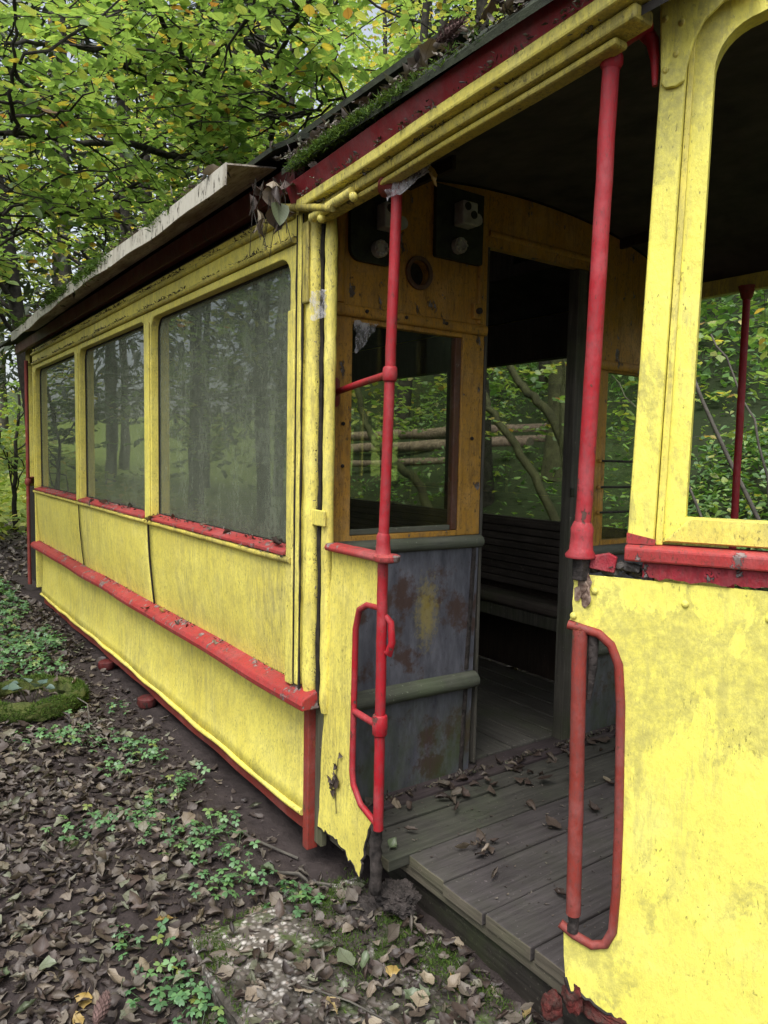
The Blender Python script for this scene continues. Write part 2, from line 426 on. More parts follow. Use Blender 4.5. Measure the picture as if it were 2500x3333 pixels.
class G:
    def __init__(s):
        s.v, s.f = [], []
    def add(s, vs, fs):
        o = len(s.v)
        s.v += [tuple(p) for p in vs]
        s.f += [tuple(i + o for i in f) for f in fs]
        return s
    def box(s, x0, x1, y0, y1, z0, z1):
        vs = [(x, y, z) for x in (x0, x1) for y in (y0, y1) for z in (z0, z1)]
        return s.add(vs, [(0, 1, 3, 2), (4, 6, 7, 5), (0, 4, 5, 1), (2, 3, 7, 6), (0, 2, 6, 4), (1, 5, 7, 3)])
    def tube(s, pts, r, n=12, cap=True, flat=None):
        pts = [Vector(p) for p in pts]
        rs = r if isinstance(r, (list, tuple)) else [r] * len(pts)
        ref = None
        rings = []
        for i, p in enumerate(pts):
            a = pts[max(i - 1, 0)]
            b = pts[min(i + 1, len(pts) - 1)]
            d = (b - a).normalized()
            if ref is None:
                ref = d.orthogonal().normalized()
            ref = (ref - d * ref.dot(d)).normalized()
            bi = d.cross(ref)
            rings.append([p + rs[i] * (math.cos(2 * math.pi * k / n) * ref + math.sin(2 * math.pi * k / n) * bi) for k in range(n)])
        vs = [q for rg in rings for q in rg]
        fs = [(i * n + k, i * n + (k + 1) % n, (i + 1) * n + (k + 1) % n, (i + 1) * n + k) for i in range(len(pts) - 1) for k in range(n)]
        if cap:
            fs += [tuple(range(n - 1, -1, -1)), tuple((len(pts) - 1) * n + k for k in range(n))]
        return s.add(vs, fs)
    def plate(s, outer, holes, fn, w0, w1):
        """polygon with holes in (u, v), extruded from w0 to w1, placed by fn(u, v, w)"""
        loops = [outer] + list(holes)
        tri = tessellate_polygon([[Vector((p[0], p[1], 0)) for p in l] for l in loops])
        flat = [p for l in loops for p in l]
        m = len(flat)
        vs = [fn(u, v, w0) for u, v in flat] + [fn(u, v, w1) for u, v in flat]
        fs = [tuple(t) for t in tri] + [tuple(i + m for i in reversed(t)) for t in tri]
        o = 0
        for l in loops:
            k = len(l)
            fs += [(o + i, o + (i + 1) % k, o + (i + 1) % k + m, o + i + m) for i in range(k)]
            o += k
        return s.add(vs, fs)
    def sweep(s, prof, path):
        """closed profile [(a, b)] carried along path of (origin, adir, bdir)"""
        n = len(prof)
        vs = [Vector(o) + a * Vector(ad) + b * Vector(bd) for o, ad, bd in path for a, b in prof]
        fs = [(i * n + k, i * n + (k + 1) % n, (i + 1) * n + (k + 1) % n, (i + 1) * n + k) for i in range(len(path) - 1) for k in range(n)]
        fs += [tuple(range(n - 1, -1, -1)), tuple((len(path) - 1) * n + k for k in range(n))]
        return s.add(vs, fs)
    def ico(s, c, r, sub=2, jit=0.0, sq=(1, 1, 1)):
        bm = bmesh.new()
        bmesh.ops.create_icosphere(bm, subdivisions=sub, radius=1)
        vs = []
        for v in bm.verts:
            k = r * (1 + jit * (random.random() - .5))
            vs.append((c[0] + v.co.x * k * sq[0], c[1] + v.co.y * k * sq[1], c[2] + v.co.z * k * sq[2]))
        fs = [tuple(v.index for v in f.verts) for f in bm.faces]
        bm.free()
        return s.add(vs, fs)
    def crag(s, c, r, sq, seed, amp=.5, fr=9.0, sub=4):
        bm = bmesh.new()
        bmesh.ops.create_icosphere(bm, subdivisions=sub, radius=1)
        vs = []
        for v in bm.verts:
            q = v.co * r
            k = 1 + amp * (mnoise.noise(q * fr + Vector((seed, 0, 0))) + .6 * mnoise.noise(q * fr * 2.7 + Vector((0, seed, 0))) + .35 * mnoise.noise(q * fr * 7))
            vs.append((c[0] + q.x * k * sq[0], c[1] + q.y * k * sq[1], c[2] + q.z * k * sq[2]))
        fs = [tuple(v.index for v in f.verts) for f in bm.faces]
        bm.free()
        return s.add(vs, fs)
    def mesh(s, name):
        me = bpy.data.meshes.new(name)
        me.from_pydata(s.v, [], s.f)
        bm = bmesh.new()
        bm.from_mesh(me)
        bmesh.ops.recalc_face_normals(bm, faces=bm.faces)
        bm.to_mesh(me)
        bm.free()
        return me
    def build(s, name, mat, parent=None, smooth=None, bevel=0.0):
        return link(name, s.mesh(name), mat, parent, smooth, bevel)

def rrect(u0, u1, v0, v1, r, corners='abcd', n=7):
    """rounded rectangle, ccw; corners a=lower left b=lower right c=upper right d=upper left"""
    out = []
    for key, cx, cy, a0, px, py in (('a', u0 + r, v0 + r, 180, u0, v0), ('b', u1 - r, v0 + r, 270, u1, v0), ('c', u1 - r, v1 - r, 0, u1, v1), ('d', u0 + r, v1 - r, 90, u0, v1)):
        if key in corners:
            out += [(cx + r * math.cos(R_(a0 + 90 * i / n)), cy + r * math.sin(R_(a0 + 90 * i / n))) for i in range(n + 1)]
        else:
            out.append((px, py))
    return out

def circle(u, v, r, n=28):
    return [(u + r * math.cos(2 * math.pi * i / n), v + r * math.sin(2 * math.pi * i / n)) for i in range(n)]

XZ = lambda u, v, ww: (u, ww, v)
YZ = lambda u, v, ww: (ww, u, v)

def tri_mesh(name, V, T, tint=None, mat=None, smooth=False):
    me = bpy.data.meshes.new(name)
    V = np.ascontiguousarray(V, dtype=np.float32)
    T = np.ascontiguousarray(T, dtype=np.int32)
    me.vertices.add(len(V))
    me.vertices.foreach_set('co', V.ravel())
    me.loops.add(T.size)
    me.loops.foreach_set('vertex_index', T.ravel())
    me.polygons.add(len(T))
    me.polygons.foreach_set('loop_start', np.arange(0, T.size, 3, dtype=np.int32))
    me.update(calc_edges=True)
    lv = None
    if tint is not None and np.ndim(tint) == 2:
        lv, tint = tint[:, 1:], tint[:, 0]
    if tint is not None:
        a = me.attributes.new('tint', 'FLOAT', 'POINT')
        a.data.foreach_set('value', np.ascontiguousarray(tint, dtype=np.float32))
    if lv is None and len(V) < 200:
        lv = V
    if lv is not None:
        a = me.attributes.new('lv', 'FLOAT_VECTOR', 'POINT')
        a.data.foreach_set('vector', np.ascontiguousarray(lv, dtype=np.float32).ravel())
    if smooth:
        me.polygons.foreach_set('use_smooth', np.ones(len(T), dtype=bool))
    if mat:
        me.materials.append(mat)
    return me

def leaf_proto(wid=.36, fold=.12, curl=0.0, crump=0.0, seed=0, shape='oval'):
    r = np.random.default_rng(seed)
    ts = np.array([0, .16, .38, .62, .84, 1.0])
    hw = {'oval': [0, .62, 1, .92, .52, 0], 'heart': [0, .95, 1, .8, .45, 0], 'lance': [0, .75, .9, .62, .3, 0]}[shape]
    hw = np.array(hw) * wid
    mid = [(t, 0, curl * (t - .4) ** 2 + crump * .5 * r.normal()) for t in ts]
    V = list(mid)
    L, Rr = [], []
    for i in range(1, 5):
        for sgn, store in ((1, L), (-1, Rr)):
            jit = 1 + .25 * r.normal() * (crump > 0) * .5
            z = mid[i][2] + fold * hw[i] / wid * wid * 2 * (1 if fold > 0 else 1) + crump * r.normal() + curl * (hw[i]) ** 2 * 2.2
            store.append(len(V))
            V.append((ts[i] - .03, sgn * hw[i] * jit, z))
    T = []
    for store, flip in ((L, False), (Rr, True)):
        tr = [(0, 1, store[0])]
        for i in range(3):
            tr += [(i + 1, i + 2, store[i + 1]), (i + 1, store[i + 1], store[i])]
        tr += [(4, 5, store[3])]
        T += [(a, c, b) if flip else (a, b, c) for a, b, c in tr]
    return np.array(V, float), np.array(T, int)

def quad_leaf(wid=.32):
    return np.array([(0, 0, 0), (.45, wid, .06), (1, 0, 0), (.45, -wid, .06)], float), np.array([(0, 2, 1), (0, 3, 2)], int)

def rot_mats(yaw, tilt, roll):
    n = len(yaw)
    cy, sy, ct, st, cl, sl = np.cos(yaw), np.sin(yaw), np.cos(tilt), np.sin(tilt), np.cos(roll), np.sin(roll)
    Z = np.zeros((n, 3, 3)); Y = np.zeros((n, 3, 3)); X = np.zeros((n, 3, 3))
    Z[:, 0, 0] = cy; Z[:, 0, 1] = -sy; Z[:, 1, 0] = sy; Z[:, 1, 1] = cy; Z[:, 2, 2] = 1
    Y[:, 0, 0] = ct; Y[:, 0, 2] = st; Y[:, 2, 0] = -st; Y[:, 2, 2] = ct; Y[:, 1, 1] = 1
    X[:, 0, 0] = 1; X[:, 1, 1] = cl; X[:, 1, 2] = -sl; X[:, 2, 1] = sl; X[:, 2, 2] = cl
    return Z @ Y @ X

def scatter(protos, pos, Rm, scale, tint):
    Vs, Ts, Ti = [], [], []
    off = 0
    which = rng.integers(0, len(protos), len(pos))
    for k, (pv, pt) in enumerate(protos):
        idx = np.where(which == k)[0]
        if not len(idx):
            continue
        vv = np.einsum('nij,pj->npi', Rm[idx], pv) * scale[idx][:, None, None] + pos[idx][:, None, :]
        Vs.append(vv.reshape(-1, 3))
        m = len(pv)
        Ts.append((pt[None] + (np.arange(len(idx)) * m)[:, None, None] + off).reshape(-1, 3))
        Ti.append(np.column_stack([np.repeat(tint[idx], m), np.tile(pv, (len(idx), 1))]))
        off += m * len(idx)
    return np.concatenate(Vs), np.concatenate(Ts), np.concatenate(Ti)

FLAT = [leaf_proto(.40, .10, .15, 0, s) for s in range(2)] + [leaf_proto(.44, .05, -.2, .01, 5), leaf_proto(.37, .16, .1, .015, 6, 'heart')]
def dead_proto(seed, wid, cup, roll_, bend, crump):
    """dry leaf: toothed outline, edges rolled in, blade arched and crumpled, with its stalk"""
    r = np.random.default_rng(seed)
    ts = np.linspace(0, 1, 8)
    us = np.array([-1, -.55, 0, .55, 1])
    prof = np.array([.10, .62, .92, 1.0, .93, .74, .42, .03]) * wid
    ph = r.uniform(0, 6.28, 3)
    V = []
    for i, t in enumerate(ts):
        for u in us:
            hwid = prof[i] * (1 + .14 * r.normal() * (abs(u) == 1))
            ang = u * roll_ * (1 if u > 0 else r.uniform(.6, 1.1))
            y = hwid * (np.sin(ang) / max(.2, abs(roll_)) if abs(roll_) > .2 else u)
            z = hwid * (1 - np.cos(ang)) / max(.2, abs(roll_)) * np.sign(roll_ + 1e-6) + cup * abs(u) * hwid
            z += bend * ((t - .45) ** 2 - .1) + crump * (np.sin(9 * t + ph[0] + 2 * u) * .6 + r.normal() * .5) + .03 * np.cos(t * 38) * abs(u) * wid
            V.append((t + .02 * r.normal() * (abs(u) == 1), y, z))
    T = []
    for i in range(7):
        for j in range(4):
            a = i * 5 + j
            T += [(a, a + 5, a + 6), (a, a + 6, a + 1)]
    b = len(V)
    V += [(-.28, .03 * r.normal(), .05 + .05 * r.normal()), (0, .012, V[2][2]), (0, -.012, V[2][2])]
    T.append((b, b + 1, b + 2))
    return np.array(V, float), np.array(T, int)
DEAD = [dead_proto(31, .34, .1, 1.2, .5, .03), dead_proto(32, .40, .25, .6, .9, .04), dead_proto(33, .36, .0, 1.9, -.5, .03), dead_proto(34, .42, .1, .3, -.7, .05), dead_proto(35, .30, .1, 2.4, .4, .03), dead_proto(36, .38, .15, -1.0, .3, .04), dead_proto(37, .44, .05, .2, .3, .035)]
DEAD_OLD = [leaf_proto(.34, .15, .9, .05, 21), leaf_proto(.38, .35, .5, .06, 22), leaf_proto(.32, .6, -.6, .05, 23), leaf_proto(.40, .1, 1.4, .06, 24), leaf_proto(.30, -.3, .7, .05, 25), leaf_proto(.36, .05, -.3, .035, 26)]
QUAD = [quad_leaf(.30), quad_leaf(.38)]

# ------------------------------------------------------------------ terrain
def sstep(a, b, t):
    t = np.clip((t - a) / (b - a), 0, 1)
    return t * t * (3 - 2 * t)

def hz(x, y):
    x = np.asarray(x, float); y = np.asarray(y, float)
    z = -.21 + .085 * sstep(.55, -.5, x) + .06 * sstep(-1.5, -5.0, x) * sstep(-2.5, -.3, y)
    z = z + .018 * np.sin(3.1 * x + 1.3 * y) * np.sin(2.3 * y - .7 * x) + .010 * np.sin(9 * x + 4 * y) * np.sin(7.7 * y)
    h = np.clip(y - 2.9, 0, None)
    z = z + .46 * np.clip(h, 0, 26) * sstep(0, 1.4, h) + .15 * np.sin(.9 * x + .5) * sstep(.5, 3, h)
    z = z + .085 * np.clip(-x - 13, 0, 40)
    z = z + .10 * np.clip(-y - 9, 0, 30)
    return z

def grid_coords(lo, hi, f0, f1, fine, grow=1.16):
    c = list(np.arange(f0, f1 + 1e-6, fine))
    s, p = fine, f0
    left = []
    while p > lo:
        s = min(s * grow, 6)
        p -= s
        left.append(p)
    s, p = fine, c[-1]
    right = []
    while p < hi:
        s = min(s * grow, 6)
        p += s
        right.append(p)
    return np.array(left[::-1] + c + right)
gx = grid_coords(-160, 120, -5.5, 2.0, .05)
gy = grid_coords(-120, 140, -1.8, .3, .05)
X, Y = np.meshgrid(gx, gy, indexing='ij')
Zg = hz(X, Y)
Zg += np.where((X > -6) & (X < 2.2) & (Y > -2) & (Y < .5), rng.normal(0, .004, X.shape), 0)
nx, ny = X.shape
ii = np.arange(nx * ny).reshape(nx, ny)
q = np.stack([ii[:-1, :-1], ii[1:, :-1], ii[1:, 1:], ii[:-1, 1:]], -1).reshape(-1, 4)
T = np.concatenate([q[:, [0, 1, 2]], q[:, [0, 2, 3]]])
ground = link('ground', tri_mesh('ground', np.stack([X, Y, Zg], -1).reshape(-1, 3), T, None, m_ground, True), None)
tag(ground, 'dark bare soil of the forest floor rising to a slope behind', 'ground', kind='structure')

# ------------------------------------------------------------------ the tram
W = 2.42
tram = empty('tram_car', (-2.7, W / 2, -.1))
tag(tram, 'derelict yellow and red wooden tram car standing in the forest', 'tram')
def wob(a, k=.002):
    return a + random.uniform(-k, k)

# --- outer side wall
BAYS = [(-1.80, -.075), (-3.55, -1.90), (-5.36, -3.66)]
BX = [0.02, -1.85, -3.605, -5.43]
for i, (h0, h1) in enumerate(BAYS):
    x1, x0 = BX[i] - .0015, BX[i + 1] + .0015
    if i == 0:
        x1 = -.012
    win = G().plate([(x0, 1.083), (x1, 1.083), (x1, 2.30), (x0, 2.30)], [rrect(h0, h1, 1.10, 2.262, .085, 'cd')], XZ, 0.0, .050).build('window_frame', m_yel, tram, bevel=.006)
    G().plate([(h0 - .03, 1.09), (h1 + .03, 1.09), (h1 + .03, 2.285), (h0 - .03, 2.285)], [], XZ, .0525, .0585).build('pane', m_glass, win)
    G().plate(rrect(h0 - .004, h1 + .004, 1.10, 2.266, .085, 'cd'), [rrect(h0 + .009, h1 - .009, 1.126, 2.254, .078, 'cd')], XZ, .0455, .0520).build('glazing_putty', m_gap, win)
    # sloping red sill board with its yellow nosing
    pr = [(-.022, 1.088), (-.022, 1.104), (.0495, 1.122), (.0495, 1.088)]
    G().sweep(pr, [((x, 0, 0), (0, 1, 0), (0, 0, 1)) for x in np.linspace(h0 + .004, h1 - .004, 9)]).build('sill', m_red, win, bevel=.003)
    zz = 1.072
    G().tube([(x, -.012, zz + random.uniform(-.002, .002)) for x in np.linspace(x0 + .01, x1 - .01, 14)], .0135, 10).build('sill_nosing', m_yel_old, win, smooth=60)
for xc in (-1.85, -3.605):
    G().box(xc - .045, xc + .045, -.009, -.001, 1.09, 2.24).build('pillar', m_yel, tram, bevel=.004)
G().box(-5.425, -5.37, -.009, -.001, 1.09, 2.24).build('pillar', m_yel, tram, bevel=.004)
G().box(-.072, -.018, -.012, -.001, .575, 2.05).build('pillar', m_yel_post, tram, bevel=.004)
lb = G().box(-5.43, -.012, -.002, .08, 2.303, 2.455).build('letterboard', m_yel, tram, bevel=.004)
for z, r in ((2.312, .012), (2.408, .014)):
    G().tube([(x, -.008, z + random.uniform(-.0015, .0015)) for x in np.linspace(-5.43, -.03, 30)], r, 8).build('moulding', m_yel_old, lb, smooth=60)

def tum(z):
    return .04 * (1 - min(1, max(0, (z - .54) / .52))) ** 1.6
for i in range(3):
    x1, x0 = BX[i] - .009, BX[i + 1] + .009
    if i == 0:
        x1 = -.055
    g = G()
    xs = np.linspace(x0, x1, 25)
    zs = np.linspace(.535, 1.062, 13)
    vs, fs = [], []
    for a, x in enumerate(xs):
        for b, z in enumerate(zs):
            bul = -.006 * math.sin(math.pi * a / 24) * math.sin(math.pi * b / 12) + .0016 * math.sin(9 * x + 5 * z)
            vs.append((x, tum(z) + bul, z))
    n = len(zs)
    fs = [(a * n + b, (a + 1) * n + b, (a + 1) * n + b + 1, a * n + b + 1) for a in range(24) for b in range(n - 1)]
    g.add(vs, fs)
    p = g.build('side_panel', m_yel, tram, smooth=50)
    sol = p.modifiers.new('thickness', 'SOLIDIFY')
    sol.thickness = .012
    sol.offset = 1
for xs_ in (BX[1], BX[2]):
    G().tube([(xs_ + .002 * math.sin(20 * z), tum(z) - .004, z) for z in np.linspace(.545, 1.06, 16)], .0065 if xs_ == BX[1] else .004, 6).build('seam_packing', m_gap, tram)
# lower skirt panel with a rolled, dented bottom edge
xs = np.linspace(-5.36, .018, 90)
def bot(x):
    return .052 + .005 * math.sin(1.7 * x) + .0035 * math.sin(7.3 * x + 1)
g = G()
zs = np.linspace(0, 1, 9)
vs = []
for x in xs:
    for b in zs:
        z = bot(x) + (.51 - bot(x)) * b
        vs.append((x, .042 + .003 * math.sin(4 * x + 6 * z) - .016 * (1 - b) ** 6, z))
n = 9
g.add(vs, [(a * n + b, (a + 1) * n + b, (a + 1) * n + b + 1, a * n + b + 1) for a in range(89) for b in range(n - 1)])
sk = g.build('skirt_panel', m_yel, tram, smooth=50)
s_ = sk.modifiers.new('thickness', 'SOLIDIFY'); s_.thickness = .01; s_.offset = 1
G().tube([(x, .026 + .003 * math.sin(13 * x), bot(x) - .004) for x in xs], .013, 8).build('rolled_edge', m_yel, sk, smooth=60)
G().box(.022, .062, .026, .075, -.09, .505).build('end_strip', m_red_old, tram, bevel=.004)
g = G()
prs = [(.058, -.045), (.058, .05), (.10, .05), (.10, -.045)]
g.sweep(prs, [((x, .004 * math.sin(5 * x), .005 * math.sin(1.7 * x) + .003 * math.sin(11 * x)), (0, 1, 0), (0, 0, 1)) for x in np.linspace(-5.38, .02, 60)])
g.build('sole_bar', m_red_old, tram, bevel=.004)
for x in (-2.0, -2.95):
    G().tube([(x, .03, -.105), (x, .03, -.085), (x, .03, -.055), (x, .03, -.045)], [.052, .060, .058, .044], 18).build('jack_pad', m_red_grimy_shade, tram, smooth=50)
    G().box(x - .03, x + .03, .06, .098, -.09, -.044).build('pad_bracket', m_rust, tram, bevel=.004)
# the rub rail
rp = [(-.035, .505), (-.040, .530), (-.030, .552), (.035, .578), (.045, .505)]
G().sweep(rp, [((x, .003 * math.sin(6 * x), .003 * math.sin(4 * x)), (0, 1, 0), (0, 0, 1)) for x in np.linspace(-5.5, .115, 46)]).build('rub_rail', m_red, tram, bevel=.006)

# --- corner post: flat strip, big round column, lesser bead, dark joint behind
cp = empty('corner_post', (.1, .05, .5), tram)
G().box(-.012, .016, -.004, .06, .58, 2.40).build('flat_strip', m_yel_post, cp, bevel=.006)
def bumpy_col(cx, cy, r, z0, z1, seed, mat, name, k=.0035, squash=1.0):
    rr = random.Random(seed)
    zs = np.linspace(z0, z1, 48)
    pts = [(cx + .002 * math.sin(3 * z + seed), cy, z) for z in zs]
    return G().tube(pts, [r * .72] + [r + rr.uniform(-k, k) * .5 for _ in zs[1:-1]] + [r * .8], 16).build(name, mat, cp, smooth=55)
bumpy_col(.056, .036, .034, .545, 2.385, 1, m_yel_post, 'round_column')
bumpy_col(.150, .050, .0225, .50, 2.36, 2, m_yel_post, 'bead_column')
G().box(.03, .118, .060, .084, -.05, 2.42).build('joint_filler', m_gap, cp)
G().box(-5.4, -.02, .062, .075, .02, 1.075).build('inner_lining', m_gap, tram)
G().box(.0, .03, .062, .10, .02, 2.40).build('joint_back', m_gap, cp)
G().box(.064, .12, .055, .084, -.06, .54).build('rotten_foot', wood('rotten_post_wood', (.05, .045, .03), (.14, .13, .09), 'z', moss=.5), cp, bevel=.006)
G().box(.036, .078, -.010, .004, 2.06, 2.36).build('cover_strap', m_yel_old, cp, bevel=.012)
G().box(.085, .176, .018, .029, 1.225, 1.285).build('pipe_clip', m_yel_post, cp, bevel=.004)
G().tube([(-.10, -.03, 2.447), (.1, -.035, 2.395), (.29, -.03, 2.345)], .0135, 10).build('rope_conduit', m_yel_old, tram, smooth=60)

for (x, y, z0, z1, r) in ((-.015, -.003, .58, 2.40, .0045), (.0195, .004, .56, 2.40, .005), (.108, .040, .52, 2.38, .010)):
    G().tube([(x + .0015 * math.sin(14 * z), y, z) for z in np.linspace(z0, z1, 40)], [r * random.uniform(.6, 1.2) for _ in range(40)], 6).build('joint_packing', m_gap, cp)
# --- fascia, cantrail mouldings over the entrance, awning sheet
G().sweep([(-.022, 2.495), (-.028, 2.585), (.02, 2.585), (.02, 2.495)], [((x, 0, .002 * math.sin(3 * x)), (0, 1, 0), (0, 0, 1)) for x in np.linspace(-6.3, .0, 24)]).build('fascia', m_red_grimy_shade, tram, bevel=.003)
def rise(x):
    return .066 * max(0, x - .1) / 1.25
g = G()
pth = [((x, 0, 0), (0, 1, 0), (0, 0, 1)) for x in np.linspace(.003, 1.44, 16)]
vs = []
for x in np.linspace(.003, 1.44, 20):
    zl = 2.426 + rise(x) * .85
    vs += [(x, -.040, zl), (x, -.066, zl + .068), (x, .02, zl + .068), (x, .02, zl)]
g.add(vs, [(i * 4 + k, i * 4 + (k + 1) % 4, (i + 1) * 4 + (k + 1) % 4, (i + 1) * 4 + k) for i in range(19) for k in range(4)] + [(3, 2, 1, 0), (76, 77, 78, 79)])
g.build('fascia', m_red_fas, tram, bevel=.003)
for nm, (y0, y1, z0, z1), xa, xb, mm in (('cantrail_upper', (-.046, .03, 2.395, 2.432), .05, 1.52, m_yel), ('cantrail_lower', (-.016, .05, 2.360, 2.393), .09, 1.50, m_yel_old), ('cantrail_inner', (.0, .045, 2.340, 2.358), .12, 1.44, m_yel_old)):
    vs = []
    for x in np.linspace(xa, xb, 18):
        zr = rise(x) + .0015 * math.sin(9 * x)
        vs += [(x, y0, z0 + zr), (x, y0, z1 + zr), (x, y1, z1 + zr), (x, y1, z0 + zr)]
    G().add(vs, [(i * 4 + k, i * 4 + (k + 1) % 4, (i + 1) * 4 + (k + 1) % 4, (i + 1) * 4 + k) for i in range(17) for k in range(4)] + [(3, 2, 1, 0), (68, 69, 70, 71)]).build(nm, mm, tram, bevel=.007)
b = G().tube([(.13, -.02, 2.353), (.26, -.022, 2.362), (.40, -.02, 2.372)], .017, 10).build('stop_block', m_yel, tram, smooth=60)
for x, z in ((.20, 2.333), (.41, 2.352)):
    G().ico((x, -.022, z), .016, 2, .1).build('bolt_head', m_yel, b, smooth=60)
aw = G()
vs = []
xsA = np.linspace(-5.08, -.14, 40)
for x in xsA:
    sg = .010 * math.sin(1.9 * x) - .03 * sstep(-3.5, -5.1, x)
    vs += [(x, -.03, 2.607 + sg * .3), (x, -.235, 2.577 + sg)]
aw.add(vs, [(2 * i, 2 * i + 1, 2 * i + 3, 2 * i + 2) for i in range(39)])
o = aw.build('awning_sheet', m_cream, tram)
s_ = o.modifiers.new('thickness', 'SOLIDIFY'); s_.thickness = .006; s_.offset = 0
lp = G()
vs = []
for x in xsA:
    sg = .010 * math.sin(1.9 * x) - .03 * sstep(-3.5, -5.1, x)
    vs += [(x, -.238, 2.581 + sg), (x, -.240, 2.503 + sg + .005 * math.sin(8 * x))]
lp.add(vs, [(2 * i, 2 * i + 1, 2 * i + 3, 2 * i + 2) for i in range(39)])
l_ = lp.build('lip', m_lip, o)
s_ = l_.modifiers.new('thickness', 'SOLIDIFY'); s_.thickness = .006; s_.offset = 0

# --- roof: side decks, clerestory, arched canopies
def arch(y, z0=2.36, hgt=.345):
    return z0 + hgt * math.sqrt(max(0, 1 - ((y - W / 2) / 1.235) ** 2))
def arch_sheet(name, x0, x1, ya, yb, dz, th, mat, nn=22, fr=None):
    g = G()
    ys = np.linspace(ya, yb, nn)
    vs = []
    for x in (x0, x1):
        for y in ys:
            vs.append((x, y, arch(y) + dz))
        for y in reversed(ys):
            vs.append((x, y, arch(y) + dz + th))
    m = 2 * nn
    fs = [(k, (k + 1) % m, m + (k + 1) % m, m + k) for k in range(m)]
    for s0 in (0, m):
        fs += [(s0 + k, s0 + k + 1, s0 + m - 2 - k, s0 + m - 1 - k) for k in range(nn - 1)]
    g.add(vs, fs)
    return g.build(name, mat, tram, smooth=35)
arch_sheet('platform_ceiling', .004, 1.62, .005, W - .005, .008, .02, m_ceiling)
roofp = []
for i in range(23):
    y = -.12 + (W + .24) * i / 22
    u = (y - W / 2) / (W / 2 + .125)
    roofp.append((y, 2.585 + .215 * math.sqrt(max(0, 1 - u * u))))
def prof_sheet(name, x0, x1, prof, th, mat, seg=2):
    vs = []
    for x in np.linspace(x0, x1, seg):
        vs += [(x, y, z) for y, z in prof] + [(x, y, z + th) for y, z in reversed(prof)]
    m = 2 * len(prof)
    nn = len(prof)
    fs = [(s * m + k, s * m + (k + 1) % m, (s + 1) * m + (k + 1) % m, (s + 1) * m + k) for s in range(seg - 1) for k in range(m)]
    for s0 in (0, (seg - 1) * m):
        fs += [(s0 + k, s0 + k + 1, s0 + m - 2 - k, s0 + m - 1 - k) for k in range(nn - 1)]
    return G().add(vs, fs).build(name, mat, tram, smooth=35)
roofc = []
for i in range(27):
    y = -.085 + (W + .17) * i / 26
    u = (y - W / 2) / (W / 2 + .0855)
    roofc.append((y, 2.515 + .27 * math.sqrt(max(0, 1 - u * u))))
prof_sheet('canopy_roof', .012, 1.66, roofc, .022, m_roof)
prof_sheet('canopy_roof', -7.2, -5.45, roofp, .02, m_roof)
deck = [p for p in roofp if p[0] < .52]
prof_sheet('roof_deck', -5.445, .010, deck, .02, m_roof)
prof_sheet('roof_deck', -5.445, .010, [(W - y, z) for y, z in reversed(deck)], .02, m_roof)
cl = empty('clerestory', (-2.6, W / 2, 2.7), tram)
CLW = [(-.80, -.57), (-1.35, -1.0), (-2.3, -1.65), (-3.2, -2.55), (-4.1, -3.45), (-5.0, -4.35)]
for yy in (.50, W - .52):
    G().plate([(-5.44, 2.60), (.29, 2.60), (.29, 3.06), (-5.44, 3.06)], [[(a, 2.67), (b_, 2.67), (b_, 2.96), (a, 2.96)] for a, b_ in CLW], XZ, yy, yy + .02).build('side_wall', m_darkwood, cl)
for xx in (-5.45, .271):
    G().plate([(.522, 2.72), (W - .522, 2.72), (W - .522, 3.055), (.522, 3.055)], [], YZ, xx, xx + .018).build('end_wall', m_darkwood, cl)
ctop = [(.44 + (W - .88) * i / 10, 3.062 + .07 * math.sin(math.pi * i / 10)) for i in range(11)]
vs = [(x, y, z) for x in (-5.52, .34) for y, z in ctop] + [(x, y, z + .03) for x in (-5.52, .34) for y, z in ctop]
fs = []
for s0, fl in ((0, 1), (22, 0)):
    fs += [(s0 + k, s0 + k + 1, s0 + 12 + k, s0 + 11 + k) for k in range(10)]
for k in range(10):
    fs += [(k, k + 1, 23 + k, 22 + k), (11 + k, 12 + k, 34 + k, 33 + k)]
fs += [(0, 11, 33, 22), (10, 21, 43, 32)]
G().add(vs, fs).build('top_roof', m_roof, cl, smooth=35)
for nm, ya, yb in (('saloon_ceiling', .02, .50), ('saloon_ceiling', W - .50, W - .02)):
    arch_sheet(nm, -5.43, -.052, ya, yb, .0, .02, m_ceiling, 8)

# --- bulkhead between platform and saloon
bh = empty('bulkhead', (0, W / 2, 0), tram)
def ypoly(ya, yb, z0, n=16, cut=0.0):
    return [(ya, z0), (yb, z0)] + [(yb + (ya - yb) * i / n, arch(yb + (ya - yb) * i / n) - cut) for i in range(n + 1)]
G().plate(ypoly(.10, .968, 2.06), [circle(.571, 2.27, .052)], YZ, -.045, 0.0).build('upper_panel', m_amber, bh, bevel=.003)
G().plate(ypoly(.972, 1.715, 2.452), [], YZ, -.045, -.004).build('door_header', m_amber, bh)
G().plate(ypoly(1.72, W - .17, 1.99), [], YZ, -.045, -.002).build('upper_panel', m_amber, bh, bevel=.003)
G().plate([(.10, 1.135), (.968, 1.135), (.968, 2.058), (.10, 2.058)], [[(.25, 1.16), (.835, 1.16), (.835, 2.028), (.25, 2.028)]], YZ, -.045, -.006).build('window_frame', m_amber, bh, bevel=.005)
G().plate([(1.72, 1.03), (W - .10, 1.03), (W - .10, 1.988), (1.72, 1.988)], [[(1.86, 1.06), (W - .2, 1.06), (W - .2, 1.955), (1.86, 1.955)]], YZ, -.045, -.006).build('window_frame', m_amber, bh, bevel=.005)
G().box(-.044, -.012, .80, .834, 1.162, 2.026).build('sash_stile', m_brown, bh, bevel=.003)
G().box(-.043, -.020, .251, .799, 1.161, 1.185).build('sash_rail', m_rail, bh, bevel=.003)
